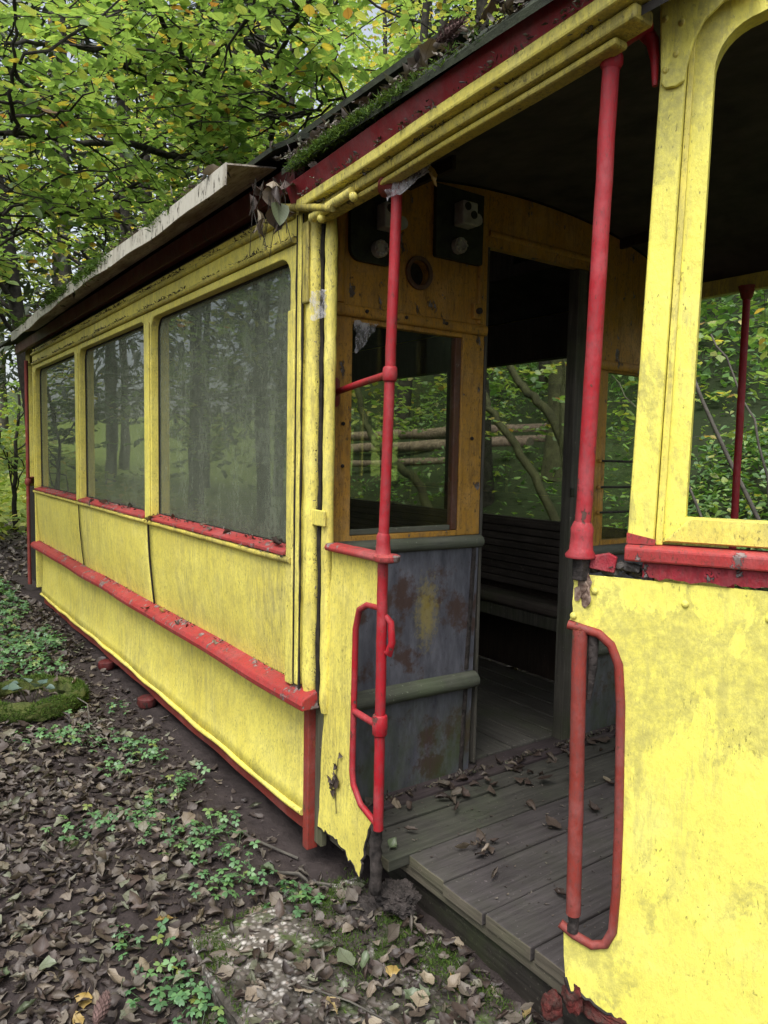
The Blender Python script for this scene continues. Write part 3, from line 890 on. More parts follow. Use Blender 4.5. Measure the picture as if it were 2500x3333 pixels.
G().box(-.030, -.024, .252, .800, 1.18, 2.027).build('pane', m_glass_bulk, bh)
G().box(-.030, -.024, 1.862, W - .202, 1.062, 1.954).build('pane', m_glass_bulk, bh)
def half_round(name, p0, p1, r, mat, k=14, flat=.6, jit=.0015):
    p0, p1 = Vector(p0), Vector(p1)
    g = G()
    d = (p1 - p0)
    up = Vector((1, 0, 0))
    side = d.normalized().cross(up)
    prof = [(r * flat * math.sin(math.pi * i / 8), r * math.cos(math.pi * i / 8)) for i in range(9)]
    g.sweep(prof, [(p0 + d * t + up * random.uniform(-jit, jit), up, side) for t in np.linspace(0, 1, k)])
    return g.build(name, mat, bh, smooth=50)
half_round('moulding', (.0015, .155, 2.072), (.0015, .968, 2.072), .024, m_amber)
half_round('moulding', (.0015, .182, 2.10), (.0015, .182, 2.50), .018, m_amber)
half_round('moulding', (.0015, .925, 2.10), (.0015, .925, 2.66), .018, m_amber)
half_round('moulding', (.0, 1.72, 1.99), (.0, W - .12, 1.99), .026, m_amber)
half_round('moulding', (-.002, .975, 2.51), (-.002, 1.71, 2.51), .016, m_amber)
half_round('top_rail', (.0, .15, 1.112), (.0, .965, 1.105), .030, m_rail, flat=1.2)
half_round('top_rail', (.0, 1.72, 1.005), (.0, W - .1, 1.005), .03, m_rail, flat=1.2)
half_round('dado_rail', (.003, .10, .462), (.003, .945, .452), .040, m_rail, flat=1.3, jit=.002)
half_round('dado_rail', (.003, 1.73, .47), (.003, W - .1, .47), .040, m_rail, flat=1.3)
G().plate([(.10, .0), (.935, .0), (.962, 1.13), (.10, 1.13)], [], YZ, -.045, .0).build('lower_panel', m_grey, bh)
G().plate([(1.72, .0), (W - .1, .0), (W - .1, 1.025), (1.72, 1.025)], [], YZ, -.045, .0).build('lower_panel', m_grey, bh)
half_round('edge_strip', (.001, .905, .50), (.001, .932, 1.08), .013, m_rust)
half_round('edge_strip', (.001, .885, .01), (.001, .903, .41), .013, m_rust)
G().plate(circle(.571, 2.27, .070), [circle(.571, 2.27, .052)], YZ, .001, .014).build('porthole_ring', m_brown, bh, bevel=.004)
G().plate(circle(.571, 2.27, .0515), [], YZ, -.04, -.035).build('porthole_back', m_gap, bh)
for (ya, yb, za, zb, r) in ((.215, .435, 2.268, 2.545, .05), (.645, .915, 2.35, 2.655, .012)):
    G().plate(rrect(ya, yb, za, zb, r, 'abcd' if r > .02 else 'ab'), [], YZ, .002, .022).build('switch_board', m_black, bh, bevel=.004)
def fuse(y, z):
    f = G().box(.022, .085, y - .05, y + .035, z - .055, z + .045).build('fuse_block', m_ceramic, bh, bevel=.007)
    for dy, dz in ((-.025, .02), (.01, -.01)):
        G().tube([(.086, y + dy, z + dz), (.090, y + dy, z + dz)], .017, 14).build('fuse_socket', m_black, f)
    G().tube([(.022, y + .045, z - .02), (.075, y + .045, z - .02)], .026, 12).build('fuse_socket', m_ceramic, f, smooth=50)
fuse(.385, 2.455)
fuse(.79, 2.545)
for y, z in ((.345, 2.325), (.765, 2.41)):
    sk_ = G()
    sk_.tube([(.02, y, z), (.05, y, z)], .034, 14)
    for k in range(9):
        a = k * .7
        sk_.ico((.055, y + .024 * math.cos(a), z + .024 * math.sin(a)), .008, 1, .3)
    sk_.build('lamp_socket', m_ceramic, bh)
for y, z in ((.16, 2.17), (.30, 2.075), (.50, 2.075), (.72, 2.075), (.205, 1.62), (.205, 1.45), (.90, 1.58)):
    G().ico((.018 if z > 2.07 and z < 2.08 else .002, y, z), .009, 1, .2).build('screw', m_rust, bh)
lt = G().box(.0, .02, .875, .925, 2.115, 2.185).build('door_latch', m_amber, bh, bevel=.004)
G().tube([(.02, .90, 2.15), (.035, .90, 2.15)], .014, 10).build('latch_pin', m_rust, lt)
# the door frame: right jamb, standing leaf of the sliding door
G().box(-.06, .004, 1.585, 1.655, .0, 2.45).build('door_jamb', m_jamb, bh, bevel=.005)
G().box(-.045, -.012, 1.657, 1.717, .0, 2.45).build('door_leaf', m_darkwood, bh)
G().box(-.052, -.003, .970, .985, .03, 2.45).build('door_jamb', m_jamb, bh, bevel=.003)
G().box(.004, .018, 1.575, 1.60, 1.30, 1.345).build('door_catch', m_black, bh, bevel=.004)
for z in (1.487, 1.348, 1.213):
    G().tube([(.012, 1.80, z), (.012, 2.05, z - .002), (.012, W - .14, z)], .006, 8).build('guard_rod', m_rust, bh, smooth=60)
    G().ico((.008, 1.80, z), .012, 1).build('rod_bracket', m_amber, bh)
G().box(-.06, .10, .10, W - .1, -.02, .012).build('threshold', wood('threshold_wood', (.045, .034, .036), (.085, .068, .07), 'y', moss=.2), bh, bevel=.006)

# --- platform floor: separate planks across the car
pf = empty('platform_floor', (.8, W / 2, 0), tram)
edges = [.104, .217, .433, .645, .857, 1.068, 1.28, 1.49, 1.70, 1.90]
for i in range(len(edges) - 1):
    x0, x1 = edges[i] + .0045, edges[i + 1] - .0045
    lift = random.uniform(-.003, .004)
    y0 = .10 if i == 0 else (.165 if i == 1 else .246 + .006 * ((i * 7) % 3 - 1))
    y1 = W - .20 if x1 < 1.3 else W - (.20 + (x1 - 1.3) * .7)
    if x1 > 1.3:
        y0 = .22 + max(0, x1 - 1.45) * .9
    g = G()
    ys = np.linspace(y0, y1, 8)
    vs = []
    for k, y in enumerate(ys):
        dz = lift + random.uniform(-.0015, .0015)
        sk = .055 * (y - .25) / 2 * 0
        vs += [(x0 + sk, y, -.046), (x0 + sk, y, dz), ((x0 + x1) / 2 + sk, y, dz - .002), (x1 + sk, y, dz), (x1 + sk, y, -.046)]
    g.add(vs, [(k * 5 + a, k * 5 + (a + 1) % 5, (k + 1) * 5 + (a + 1) % 5, (k + 1) * 5 + a) for k in range(7) for a in range(5)] + [(4, 3, 2, 1, 0), tuple(35 + a for a in range(5))])
    pk = g.build('plank', m_plank_green if i in (0, 1) else m_plank, pf, bevel=.005)
    pk.data.materials.append(m_endlip)
    for pol in pk.data.polygons:
        if len(pol.vertices) == 5 and pol.center.y < .5:
            pol.material_index = 1
G().box(.30, 1.75, .262, .284, -.088, -.048).build('edge_lip', m_endlip, tram, bevel=.004)
g = G()
g.sweep([(.288, -.27), (.288, -.05), (.36, -.05), (.36, -.27)], [((x, .006 * math.sin(4 * x), .003 * math.sin(9 * x)), (0, 1, 0), (0, 0, 1)) for x in np.linspace(.36, 1.85, 20)])
g.build('platform_beam', m_beam, tram, bevel=.008)
G().box(.02, .36, .30, .36, -.2, -.05).build('platform_beam', m_beam, tram, bevel=.008)
G().box(.02, 1.7, W - .36, W - .30, -.27, -.05).build('platform_beam', m_beam, tram, bevel=.008)

# --- entrance side panel between corner post and handrail pole, torn lower edge
def jag(p0, p1, n, amp, seed):
    r = random.Random(seed)
    out = []
    for i in range(1, n):
        t = i / n
        out.append((p0[0] + (p1[0] - p0[0]) * t + r.uniform(-amp, amp), p0[1] + (p1[1] - p0[1]) * t + r.uniform(-amp, amp)))
    return out
torn = [(.102, .02)] + jag((.102, .02), (.25, .035), 9, .008, 3) + [(.25, .035)] + jag((.25, .035), (.40, -.035), 12, .011, 4) + [(.405, -.04)] + jag((.405, -.04), (.435, .10), 8, .008, 5) + [(.44, .11)] + jag((.44, .11), (.475, .195), 5, .004, 6) + [(.48, .20)]
slotL = [(.43, .222), (.372, .243), (.345, .30), (.345, .86), (.365, .935), (.42, .968), (.497, .972)]
outer = torn + slotL + [(.497, 1.135), (.185, 1.135)] + [(.185 - .08 * (1.135 - z) / 1.1 + random.Random(int(z * 1000)).uniform(-.004, .004), z) for z in np.linspace(1.08, .06, 24)]
sp1 = G().plate(outer, [], XZ, .050, .058).build('entrance_side_panel', m_yel_post, tram, bevel=.0015)
G().tube([(u, .054, v) for u, v in torn], .0055, 6).build('rusted_edge', m_rust, sp1)
# --- handrail pole at the entrance with its fittings
hp = empty('handrail_pole', (.51, .05, .2), tram)
def rodpts(p0, p1, n=24, k=.0008):
    return [tuple(Vector(p0).lerp(Vector(p1), t) + Vector((random.uniform(-k, k), random.uniform(-k, k), 0))) for t in np.linspace(0, 1, n)]
G().tube(rodpts((.514, .054, .19), (.512, .054, 1.15)), .0185, 14).build('lower_pole', m_red_pole, hp, smooth=60)
G().tube(rodpts((.512, .054, 1.17), (.553, .054, 2.375)), .0180, 14).build('upper_pole', m_red_pole, hp, smooth=60)
def collar(z, x=.512, y=.054, r=.024, h=.05, par=hp, mat=m_red_pole):
    return G().tube([(x, y, z - h / 2), (x, y, z - h / 2 + .006), (x, y, z), (x, y, z + h / 2 - .006), (x, y, z + h / 2)], [r * .85, r, r * 1.06, r, r * .85], 16).build('collar', mat, par, smooth=60)
collar(1.765, x=.532); collar(.565, r=.026, h=.075)
G().tube([(.512, .054, 1.152), (.512, .054, 1.165), (.512, .054, 1.20), (.512, .054, 1.222), (.512, .054, 1.235)], [.034, .027, .0235, .0245, .019], 16).build('socket', m_red_pole, hp, smooth=60)
G().tube([(.52, .054, 1.765), (.26, .108, 1.755), (.008, .162, 1.742)], .0125, 12).build('stay', m_red_pole, hp, smooth=60)
G().plate(rrect(.142, .182, 1.685, 1.80, .018), [], YZ, -.005, .010).build('flange', m_red_old, hp, bevel=.003)
G().tube([(.50, .054, .56), (.42, .054, .562), (.352, .054, .565)], .0125, 12).build('stay', m_red_pole, hp, smooth=60)
G().tube([(.505, .054, .974), (.425, .054, .972), (.372, .054, .945), (.349, .054, .87), (.345, .054, .60), (.341, .054, .34), (.35, .054, .29), (.40, .054, .235), (.50, .054, .205)], .0115, 10).build('slot_rim', m_red_pole, hp, smooth=60)
cap = G().sweep([(.022, 1.137), (.016, 1.150), (.026, 1.165), (.078, 1.165), (.086, 1.150), (.080, 1.137)], [((x, 0, .0), (0, 1, 0), (0, 0, 1)) for x in np.linspace(.178, .54, 8)])
cap.build('panel_cap', m_red, tram, bevel=.005)
G().tube([(.535, .054, 1.138), (.535, .054, 1.143), (.535, .054, 1.158), (.535, .054, 1.163)], [.040, .046, .046, .038], 20).build('cap_end', m_red, tram, smooth=50)
G().tube([(.520, .06, .83), (.534, .07, .82), (.545, .075, .86), (.54, .072, .93), (.525, .06, .95)], [.012, .016, .013, .012, .010], 10).build('hook', m_red_pole, hp, smooth=60)
G().tube([(.552, .054, 2.345), (.548, .054, 2.362), (.53, .05, 2.382), (.51, .045, 2.398)], [.021, .038, .056, .042], 14).build('head_bracket', m_red_old, hp, smooth=60)
# rusted stump below the pole
g = G()
rr = random.Random(12)
g.tube([(.488 + rr.uniform(-.006, .006), .065, z) for z in np.linspace(.205, -.06, 12)], [.022 + rr.uniform(-.003, .004) for _ in range(12)], 9)
g.build('rusted_stump', m_rust, tram, smooth=80)
g = G()
g.crag((.40, .11, -.165), .105, (1.15, .8, .36), 3, .38, 16, 5)
g.build('rusted_bracket', m_rust, tram)
G().crag((.50, .16, -.10), .075, (1, .9, .5), 7, .42, 22, 5).build('rusted_bracket', m_rust, tram)
G().crag((.46, .03, -.16), .07, (1.1, .8, .5), 9, .6, 14).build('rusted_bracket', m_rust, tram)

# --- dash: flat flank in its own frame, then curving to the front
O_ = Vector((1.335, .05, 0))
e_ = Vector((.88, .475, 0)).normalized()
n_ = Vector((e_.y, -e_.x, 0))
def DF(u, v, ww):
    p = O_ + e_ * u - n_ * ww
    return (p.x, p.y, v)
def P3(u, v, ww=0.0):
    return DF(u, v, ww)
lowedge = [(.022, .165), (.035, .128), (.06, .135)] + jag((.06, .13), (.20, .085), 9, .008, 9) + [(.20, .09), (.30, .08), (.40, .075), (.52, .07)]
slotR = [(.013, .285), (.085, .262), (.118, .272), (.137, .315), (.139, .43), (.131, .90), (.121, 1.005), (.103, 1.055), (.070, 1.082), (.03, 1.09), (-.003, 1.098)]
ol = lowedge + [(.52, 1.212), (.30, 1.212), (.0, 1.214)] + [(0.004 + random.uniform(-.002, .002), z) for z in np.linspace(1.19, 1.11, 6)] + list(reversed(slotR)) + [(.016, .22)]
dash = G().plate(ol, [], DF, .0, .007).build('dash_panel', m_yel_dash, tram, bevel=.0012)
G().tube([P3(u, v, .0035) for u, v in lowedge], .006, 6).build('rusted_edge', m_rust, dash)
# curved continuation to the nose and the far flank
def nose(u):
    """plan of the nose from the end of the flank round to its mirror image"""
    a = O_ + e_ * .52
    th = np.linspace(0, 1, 24)
    c0, c1, c2, c3 = a, a + e_ * .28, Vector((2.12, .75, 0)), Vector((2.12, W / 2, 0))
    return [c0 * (1 - t) ** 3 + c1 * 3 * t * (1 - t) ** 2 + c2 * 3 * t * t * (1 - t) + c3 * t ** 3 for t in th]
half = nose(0)
plan = half + [Vector((p.x, W - p.y, 0)) for p in reversed(half[:-1])]
plan.append(Vector((1.335, W - .05, 0)))
def plan_sheet(name, z0, z1, th, mat, par, off=0.0, smooth=50):
    g = G()
    vs = []
    for i, p in enumerate(plan):
        a, b = plan[max(0, i - 1)], plan[min(len(plan) - 1, i + 1)]
        d = (b - a).normalized()
        nn = Vector((d.y, -d.x, 0))
        q0, q1 = p + nn * off, p + nn * (off - th)
        vs += [(q0.x, q0.y, z0), (q0.x, q0.y, z1), (q1.x, q1.y, z1), (q1.x, q1.y, z0)]
    k = len(plan)
    g.add(vs, [(i * 4 + a, i * 4 + (a + 1) % 4, (i + 1) * 4 + (a + 1) % 4, (i + 1) * 4 + a) for i in range(k - 1) for a in range(4)] + [(3, 2, 1, 0), tuple(4 * k - 4 + a for a in range(4))])
    return g.build(name, mat, par, smooth=smooth)
plan_sheet('nose_panel', .07, 1.212, .007, m_yel_dash, dash)
plan_sheet('nose_sill', 1.258, 1.296, .07, m_red, tram, .022)
plan_sheet('nose_sill_board', 1.222, 1.256, .05, m_red_wood, tram, .008)
plan_sheet('nose_head', 2.46, 2.58, .05, m_yel, tram, .0)
plan_sheet('fascia', 2.582, 2.62, .05, m_red_fas, tram, .012)
for i in (10, 23, 36, 44):
    p = plan[i]
    G().box(p.x - .03, p.x + .03, p.y - .03, p.y + .03, 1.297, 2.46).build('nose_post', m_yel, tram, bevel=.006)
# canopy nose ceiling/roof
top = [(1.60, .17)] + [(p.x, p.y) for p in plan[:-1]] + [(1.60, W - .17)]
G().plate(top, [], lambda u, v, ww: (u, v, ww), 2.622, 2.65).build('canopy_nose', m_roof, tram)
# slot rim tube, pole 2, sills
dr = empty('dash_handrail', (1.36, .06, .3), tram)
G().tube([P3(u, v) for u, v in [(-.006, 1.085), (.03, 1.079), (.07, 1.071), (.10, 1.047), (.120, 1.0), (.129, .90), (.137, .60), (.138, .43), (.134, .325), (.117, .285), (.085, .272), (.04, .285), (.004, .305)]], .0115, 10).build('slot_rim', m_red_old, dr, smooth=60)
G().tube(rodpts(P3(.024, 1.075), P3(.036, .34)), .0185, 14).build('lower_pole', m_red_old, dr, smooth=60)
G().tube([P3(.036, .345), P3(.038, .318), P3(.034, .295)], [.016, .013, .016], 10).build('rusted_joint', m_rust, dr)
G().tube([P3(.055, 1.07, .012), P3(.056, .98, .012), P3(.05, .90, .012)], [.014, .012, .006], 8).build('hook', m_rust, dr, smooth=60)
G().tube(rodpts((1.356, .056, 1.30), (1.386, .056, 2.44)), .0195, 16).build('upper_pole', m_red_pole, dr, smooth=60)
G().tube([(1.353, .056, 1.256), (1.353, .056, 1.262), (1.354, .056, 1.275), (1.3545, .056, 1.31), (1.355, .056, 1.328), (1.3555, .056, 1.345)], [.036, .038, .029, .027, .028, .0205], 18).build('socket', m_red_pole, dr, smooth=60)
G().tube([(1.385, .056, 2.395), (1.386, .056, 2.405), (1.386, .056, 2.42), (1.387, .056, 2.43)], [.021, .026, .026, .021], 14).build('collar', m_red_pole, dr, smooth=60)
G().tube([(1.328, .05, 2.462), (1.35, .056, 2.462), (1.388, .056, 2.455), (1.42, .07, 2.468), (1.45, .10, 2.487)], [.020, .026, .03, .026, .024], 12).build('head_bracket', m_red_pole, dr, smooth=60)
G().tube([P3(.115, 2.475, .01), P3(.132, 2.45, .01), P3(.139, 2.41, .008), P3(.142, 2.35, .006)], [.018, .015, .010, .006], 10).build('head_gusset', m_red_pole, dr, smooth=60)
G().box(1.34, 1.372, .04, .072, 1.20, 1.258).build('stub_post', m_rust, dr, bevel=.004)
# dash post: outer strip, stepped window stile, gusset over it
po = empty('dash_post', P3(.2, 1.3), tram)
def leanplate(u0b, u1b, u0t, u1t, z0, z1, w0, w1, nm, mat, bev=.006):
    return G().plate([(u0b, z0), (u1b, z0), (u1t, z1), (u0t, z1)], [], DF, w0, w1).build(nm, mat, po, bevel=bev)
leanplate(.126, .187, .158, .213, 1.298, 2.56, -.004, .05, 'outer_stile', m_yel_dash, .007)
leanplate(.189, .205, .214, .226, 1.298, 2.55, .010, .055, 'rebate', m_yel, .002)
fr = [(.2, 1.305), (.52, 1.305), (.52, 2.58), (.222, 2.58)]
hole = [(.252, 1.365), (.50, 1.365), (.50, 2.475)] + [(.37, 2.475)] + [(.37 - .105 * math.sin(R_(a)), 2.365 + .105 * math.cos(R_(a))) for a in range(0, 91, 10)][1:]
G().plate(fr, [hole], DF, .022, .07).build('window_stile', m_yel_dash, po, bevel=.008)
G().plate([(.206, 1.308), (.52, 1.308), (.52, 1.362), (.262, 1.364)], [], DF, .012, .0215).build('window_bottom_rail', m_yel, po, bevel=.004)
gs = [(.146, 2.545), (.157, 2.345), (.166, 2.332), (.19, 2.332), (.207, 2.34), (.212, 2.375), (.222, 2.42), (.242, 2.46), (.28, 2.492), (.36, 2.51), (.36, 2.57)]
gu = G().plate(gs, [], DF, -.016, -.0045).build('gusset', m_yel_dash, po, bevel=.004)
for u, v in ((.160, 2.48), (.195, 2.465), (.186, 2.40), (.165, 2.37)):
    p = P3(u, v, -.016)
    G().ico(p, .008, 2, 0, (1, .6, 1)).build('rivet', m_yel, gu, smooth=60)
G().plate([(.126, 1.299), (.190, 1.299), (.192, 1.312), (.126, 1.325)], [], DF, -.0065, -.0042).build('red_band', m_red, po)
G().sweep([(-.022, 1.258), (-.024, 1.290), (-.012, 1.297), (.06, 1.297), (.06, 1.258)], [(P3(u, 0), tuple(-n_), (0, 0, 1)) for u in np.linspace(.124, .525, 10)]).build('dash_sill', m_red, tram, bevel=.005)
vs = []
sb = G()
rr = random.Random(5)
us = np.linspace(.165, .525, 28)
for i, u in enumerate(us):
    lo = 1.219 + rr.uniform(-.004, .004)
    hi = 1.256
    inn = .006 + rr.uniform(-.003, .003)
    vs += [P3(u, lo, inn - .012), P3(u, hi, inn - .014), P3(u, hi, .05), P3(u, lo, .05)]
sb.add(vs, [(i * 4 + a, i * 4 + (a + 1) % 4, (i + 1) * 4 + (a + 1) % 4, (i + 1) * 4 + a) for i in range(27) for a in range(4)] + [(3, 2, 1, 0), (108, 109, 110, 111)])
sb.build('rotten_sill_board', m_red_wood, tram)
g = G()
for k in range(26):
    u = .03 + .14 * rr.random()
    g.ico(P3(u, 1.222 + .024 * rr.random() * (1 - abs(u - .1) * 4), .012 + .03 * rr.random()), .010 + .010 * rr.random(), 1, .5, (1.4, 1.0, .7))
g.build('rotten_wood_crumbs', plain('rotten_grey_wood', (.018, .016, .015), (.12, .11, .10), 40, .95, .8, .01), tram)
G().plate([(.040, 1.232), (.10, 1.224), (.106, 1.262), (.085, 1.272), (.045, 1.262)], [], DF, -.006, .012).build('sill_splinter', m_red_wood, tram, bevel=.003)
for u, v in ((.262, 1.165), (.437, 1.150), (.055, 1.175), (.006, 1.108)):
    G().ico(P3(u, v, .0), .0095, 2, 0, (1, .7, 1)).build('rivet', m_yel_dash, dash, smooth=60)
g = G()
for k in range(7):
    g.ico(P3(.012 + .030 * rr.random(), 1.125 + .075 * rr.random(), -.0012), .012 + .008 * rr.random(), 2, .5, (1, .18, 1.3))
g.build('bare_patch', plain('bare_primer', (.10, .055, .04), (.34, .26, .20), 60, .8), dash)
G().crag(P3(.035, .115, .02), .034, (1, .6, 1.3), 2, .6, 20).build('rusted_foot', m_rustred, dash)
G().crag(P3(.12, .085, .02), .04, (1.8, .5, .6), 4, .6, 20).build('rusted_foot', m_rustred, dash)
G().crag(P3(-.02, .06, .02), .026, (1, .8, 1.4), 5, .6, 24).build('rusted_foot', m_rustred, dash)

# --- far side wall seen from inside, its windows, the benches, the saloon floor
fw = empty('far_side_wall', (-2.7, W, 0), tram)
for i, (h0, h1) in enumerate(BAYS):
    x1, x0 = BX[i] - .0015, BX[i + 1] + .0015
    x1 = -.05 if i == 0 else x1
    wf = G().plate([(x0, .02), (x1, .02), (x1, 2.43), (x0, 2.43)], [[(h0, 1.075), (min(h1, -.12), 1.075), (min(h1, -.12), 2.15), (h0, 2.15)]], XZ, W - .09, W - .01).build('window_frame', m_darkwood, fw)
    G().box(h0 - .02, min(h1, -.12) + .02, W - .055, W - .049, 1.06, 2.17).build('pane', m_glass_far, wf)
G().box(-5.43, .12, W - .008, W + .03, .0, 1.07).build('outer_panel', m_yel, fw)
G().box(-5.43, .12, W - .008, W + .03, 2.20, 2.46).build('outer_letterboard', m_yel, fw)
G().box(-6.3, 1.44, W + .002, W + .04, 2.475, 2.59).build('fascia', m_red_fas, fw)
G().box(.12, 1.44, W - .05, W, 2.38, 2.46).build('cantrail', m_yel, fw)
def bench(ya, yb, ysgn, nm):
    bn = empty(nm, (-2.7, (ya + yb) / 2, .03), tram)
    xs0, xs1 = -5.3, -.10
    # seat slats and a rounded front rail
    k = 5
    for j in range(k):
        a = ya + (yb - ya) * j / k
        b = ya + (yb - ya) * (j + 1) / k
        G().box(xs0, xs1, min(a, b) + .004, max(a, b) - .004, .575 - .008 * j, .60 - .008 * j).build('seat_slat', m_seat, bn, bevel=.004)
    yf = ya
    G().tube([(x, yf + ysgn * .01, .575) for x in np.linspace(xs0, xs1, 12)], .035, 12).build('front_rail', m_seat, bn, smooth=60)
    G().box(xs0, xs1, yf + ysgn * .02 - .012, yf + ysgn * .02 + .012, .455, .535).build('apron', m_jamb, bn, bevel=.004)
    for j in range(9):
        z = .615 + j * .051
        yy = yb + ysgn * (-.035 + .010 * (j / 9))
        G().box(xs0, xs1, yy - .009, yy + .009, z + .003, z + .047).build('back_slat', m_bench, bn, bevel=.004)
    G().box(xs0, xs1, yb - .02, yb + .02, 1.055, 1.085).build('back_cap', m_bench, bn, bevel=.006)
    for x in (-.3, -1.9, -3.5, -5.1):
        G().box(x - .02, x + .02, min(ya, yb) + .05, max(ya, yb) - .03, .03, .56).build('bench_leg', m_bench, bn)
bench(1.98, W - .115, 1, 'far_bench')
bench(.46, .125, -1, 'near_bench')
sf = empty('saloon_floor', (-2.7, W / 2, 0), tram)
for j in range(13):
    y0 = .12 + j * .168
    vs = G().box(-5.4, -.065, y0 + .003, y0 + .164, -.03, .018 + .002 * ((j * 5) % 3)).build('plank', m_floor, sf, bevel=.005)
G().plate([(.10, .02), (W - .1, .02)] + [(W - .1 - (W - .2) * i / 12, arch(W - .1 - (W - .2) * i / 12)) for i in range(13)], [[(.85, .05), (1.5, .05), (1.5, 2.1), (.85, 2.1)], [(.3, 1.15), (.75, 1.15), (.75, 2.0), (.3, 2.0)], [(1.65, 1.15), (2.1, 1.15), (2.1, 2.0), (1.65, 2.0)]], YZ, -5.425, -5.39).build('rear_bulkhead', m_darkwood, tram)
for x in (-5.42, ):
    G().box(x - .05, x - .012, .0, .07, .1, 2.43).build('end_post', m_yel, tram, bevel=.006)

# --- rear platform beyond the saloon
rp_ = empty('rear_platform', (-6.2, W / 2, 0), tram)
G().tube(rodpts((-6.15, .055, .02), (-6.15, .055, 1.12)), .02, 12).build('lower_pole', m_red_old, rp_, smooth=60)
G().tube(rodpts((-6.15, .055, 1.12), (-6.13, .055, 2.42)), .019, 12).build('upper_pole', m_red_old, rp_, smooth=60)
G().tube([(-6.15, .055, 1.10), (-6.15, .055, 1.12), (-6.15, .055, 1.16), (-6.15, .055, 1.17)], [.026, .034, .03, .02], 12).build('collar', m_red_old, rp_, smooth=60)
rd = [(-6.19, .06), (-6.5, .16), (-6.8, .40), (-6.95, .8), (-6.97, W / 2), (-6.95, W - .8), (-6.8, W - .4), (-6.5, W - .16), (-6.19, W - .06)]
def strip(pts, z0, z1, th, name, mat):
    g = G()
    vs = []
    for i, p in enumerate(pts):
        a, b = Vector(pts[max(0, i - 1)]), Vector(pts[min(len(pts) - 1, i + 1)])
        d = (b - a).normalized()
        nn = Vector((d.y, -d.x)) * th
        vs += [(p[0], p[1], z0), (p[0], p[1], z1), (p[0] + nn.x, p[1] + nn.y, z1), (p[0] + nn.x, p[1] + nn.y, z0)]
    k = len(pts)
    g.add(vs, [(i * 4 + a, i * 4 + (a + 1) % 4, (i + 1) * 4 + (a + 1) % 4, (i + 1) * 4 + a) for i in range(k - 1) for a in range(4)] + [(3, 2, 1, 0), tuple(4 * k - 4 + a for a in range(4))])
    return g.build(name, mat, rp_)
strip(rd, .1, 1.1, .01, 'rear_dash', m_yel)
strip(rd, 1.11, 1.18, .04, 'rear_sill', m_red_old)
strip(rd, 2.40, 2.58, .04, 'rear_head', m_yel)
for i in (1, 3, 5, 7):
    G().box(rd[i][0] - .03, rd[i][0] + .03, rd[i][1] - .03, rd[i][1] + .03, 1.18, 2.40).build('rear_post', m_yel, rp_)
G().box(-5.9, -5.46, .03, .055, .12, 1.10).build('rear_side_panel', m_gap, rp_)
G().box(-6.9, -5.44, .25, W - .25, -.06, -.02).build('rear_floor', m_plank, rp_)
G().plate([(-5.44, -.02), (-6.3, -.02), (-6.85, .5), (-6.97, W / 2), (-6.85, W - .5), (-6.3, W + .02), (-5.44, W + .02)], [], lambda u, v, ww: (u, v, ww), 2.585, 2.592).build('rear_ceiling', m_ceiling, rp_)
# far flank of the near platform: poles like the near ones
fp = empty('far_handrail', (.45, W - .05, 0), tram)
G().tube(rodpts((.44, W - .05, .02), (.44, W - .05, 2.39)), .019, 12).build('pole', m_red_pole, fp, smooth=60)
G().tube([(.44, W - .05, 2.33), (.44, W - .05, 2.345), (.44, W - .05, 2.37), (.44, W - .05, 2.40)], [.02, .03, .035, .045], 12).build('head_bracket', m_red_old, fp, smooth=60)
G().box(.18, .45, W - .06, W - .05, .05, 1.13).build('side_panel', m_yel, fp)
G().tube(rodpts((1.34, W - .055, .2), (1.36, W - .055, 2.44)), .019, 12).build('pole', m_red_pole, fp, smooth=60)

#--VEGETATION--
# ------------------------------------------------------------------ ground litter, slab, small things
SLAB = (.21, 1.42, -.53, .17, -.152)
def hz2(x, y):
    z = hz(x, y)
    ins = (x > SLAB[0]) & (x < SLAB[1]) & (y > SLAB[2] + .0) & (y < SLAB[3])
    return np.where(ins, np.maximum(z, SLAB[4] + .006), z)
def in_view(P, margin=0.0):
    d = P - np.array(CAM)
    zc = d @ np.array(cf)
    u = (d @ np.array(cr)) / zc
    v = (d @ np.array(cu)) / zc
    return (zc > .1) & (np.abs(u) < .521 + margin) & (np.abs(v) < .695 + margin), zc

# the slab: weathered aggregate, uneven edges
sx = np.linspace(SLAB[0], SLAB[1], 60)
sy = np.linspace(SLAB[2], SLAB[3], 40)
vs = []
for a, x in enumerate(sx):
    for b_, y in enumerate(sy):
        ed = min(a, 59 - a, b_, 39 - b_)
        vs.append((x + (.012 * math.sin(11 * y) if a == 0 else 0), y + (.012 * math.sin(9 * x) if b_ == 0 else 0), SLAB[4] + random.uniform(-.004, .004) - (.016 if ed == 0 else .004 if ed == 1 else 0) + .006 * math.sin(6 * x + 3 * y)))
fs = [(a * 40 + b_, (a + 1) * 40 + b_, (a + 1) * 40 + b_ + 1, a * 40 + b_ + 1) for a in range(59) for b_ in range(39)]
rim = [a * 40 for a in range(60)] + [59 * 40 + b_ for b_ in range(1, 40)] + [a * 40 + 39 for a in range(58, -1, -1)] + [b_ for b_ in range(38, 0, -1)]
base = len(vs)
vs += [(vs[i][0], vs[i][1], -.32) for i in rim]
k = len(rim)
fs += [(rim[i], rim[(i + 1) % k], base + (i + 1) % k, base + i) for i in range(k)]
slab = G().add(vs, fs).build('concrete_slab', m_slab, smooth=50)
tag(slab, 'mossy pebbly concrete slab lying as a step before the tram entrance', 'slab')

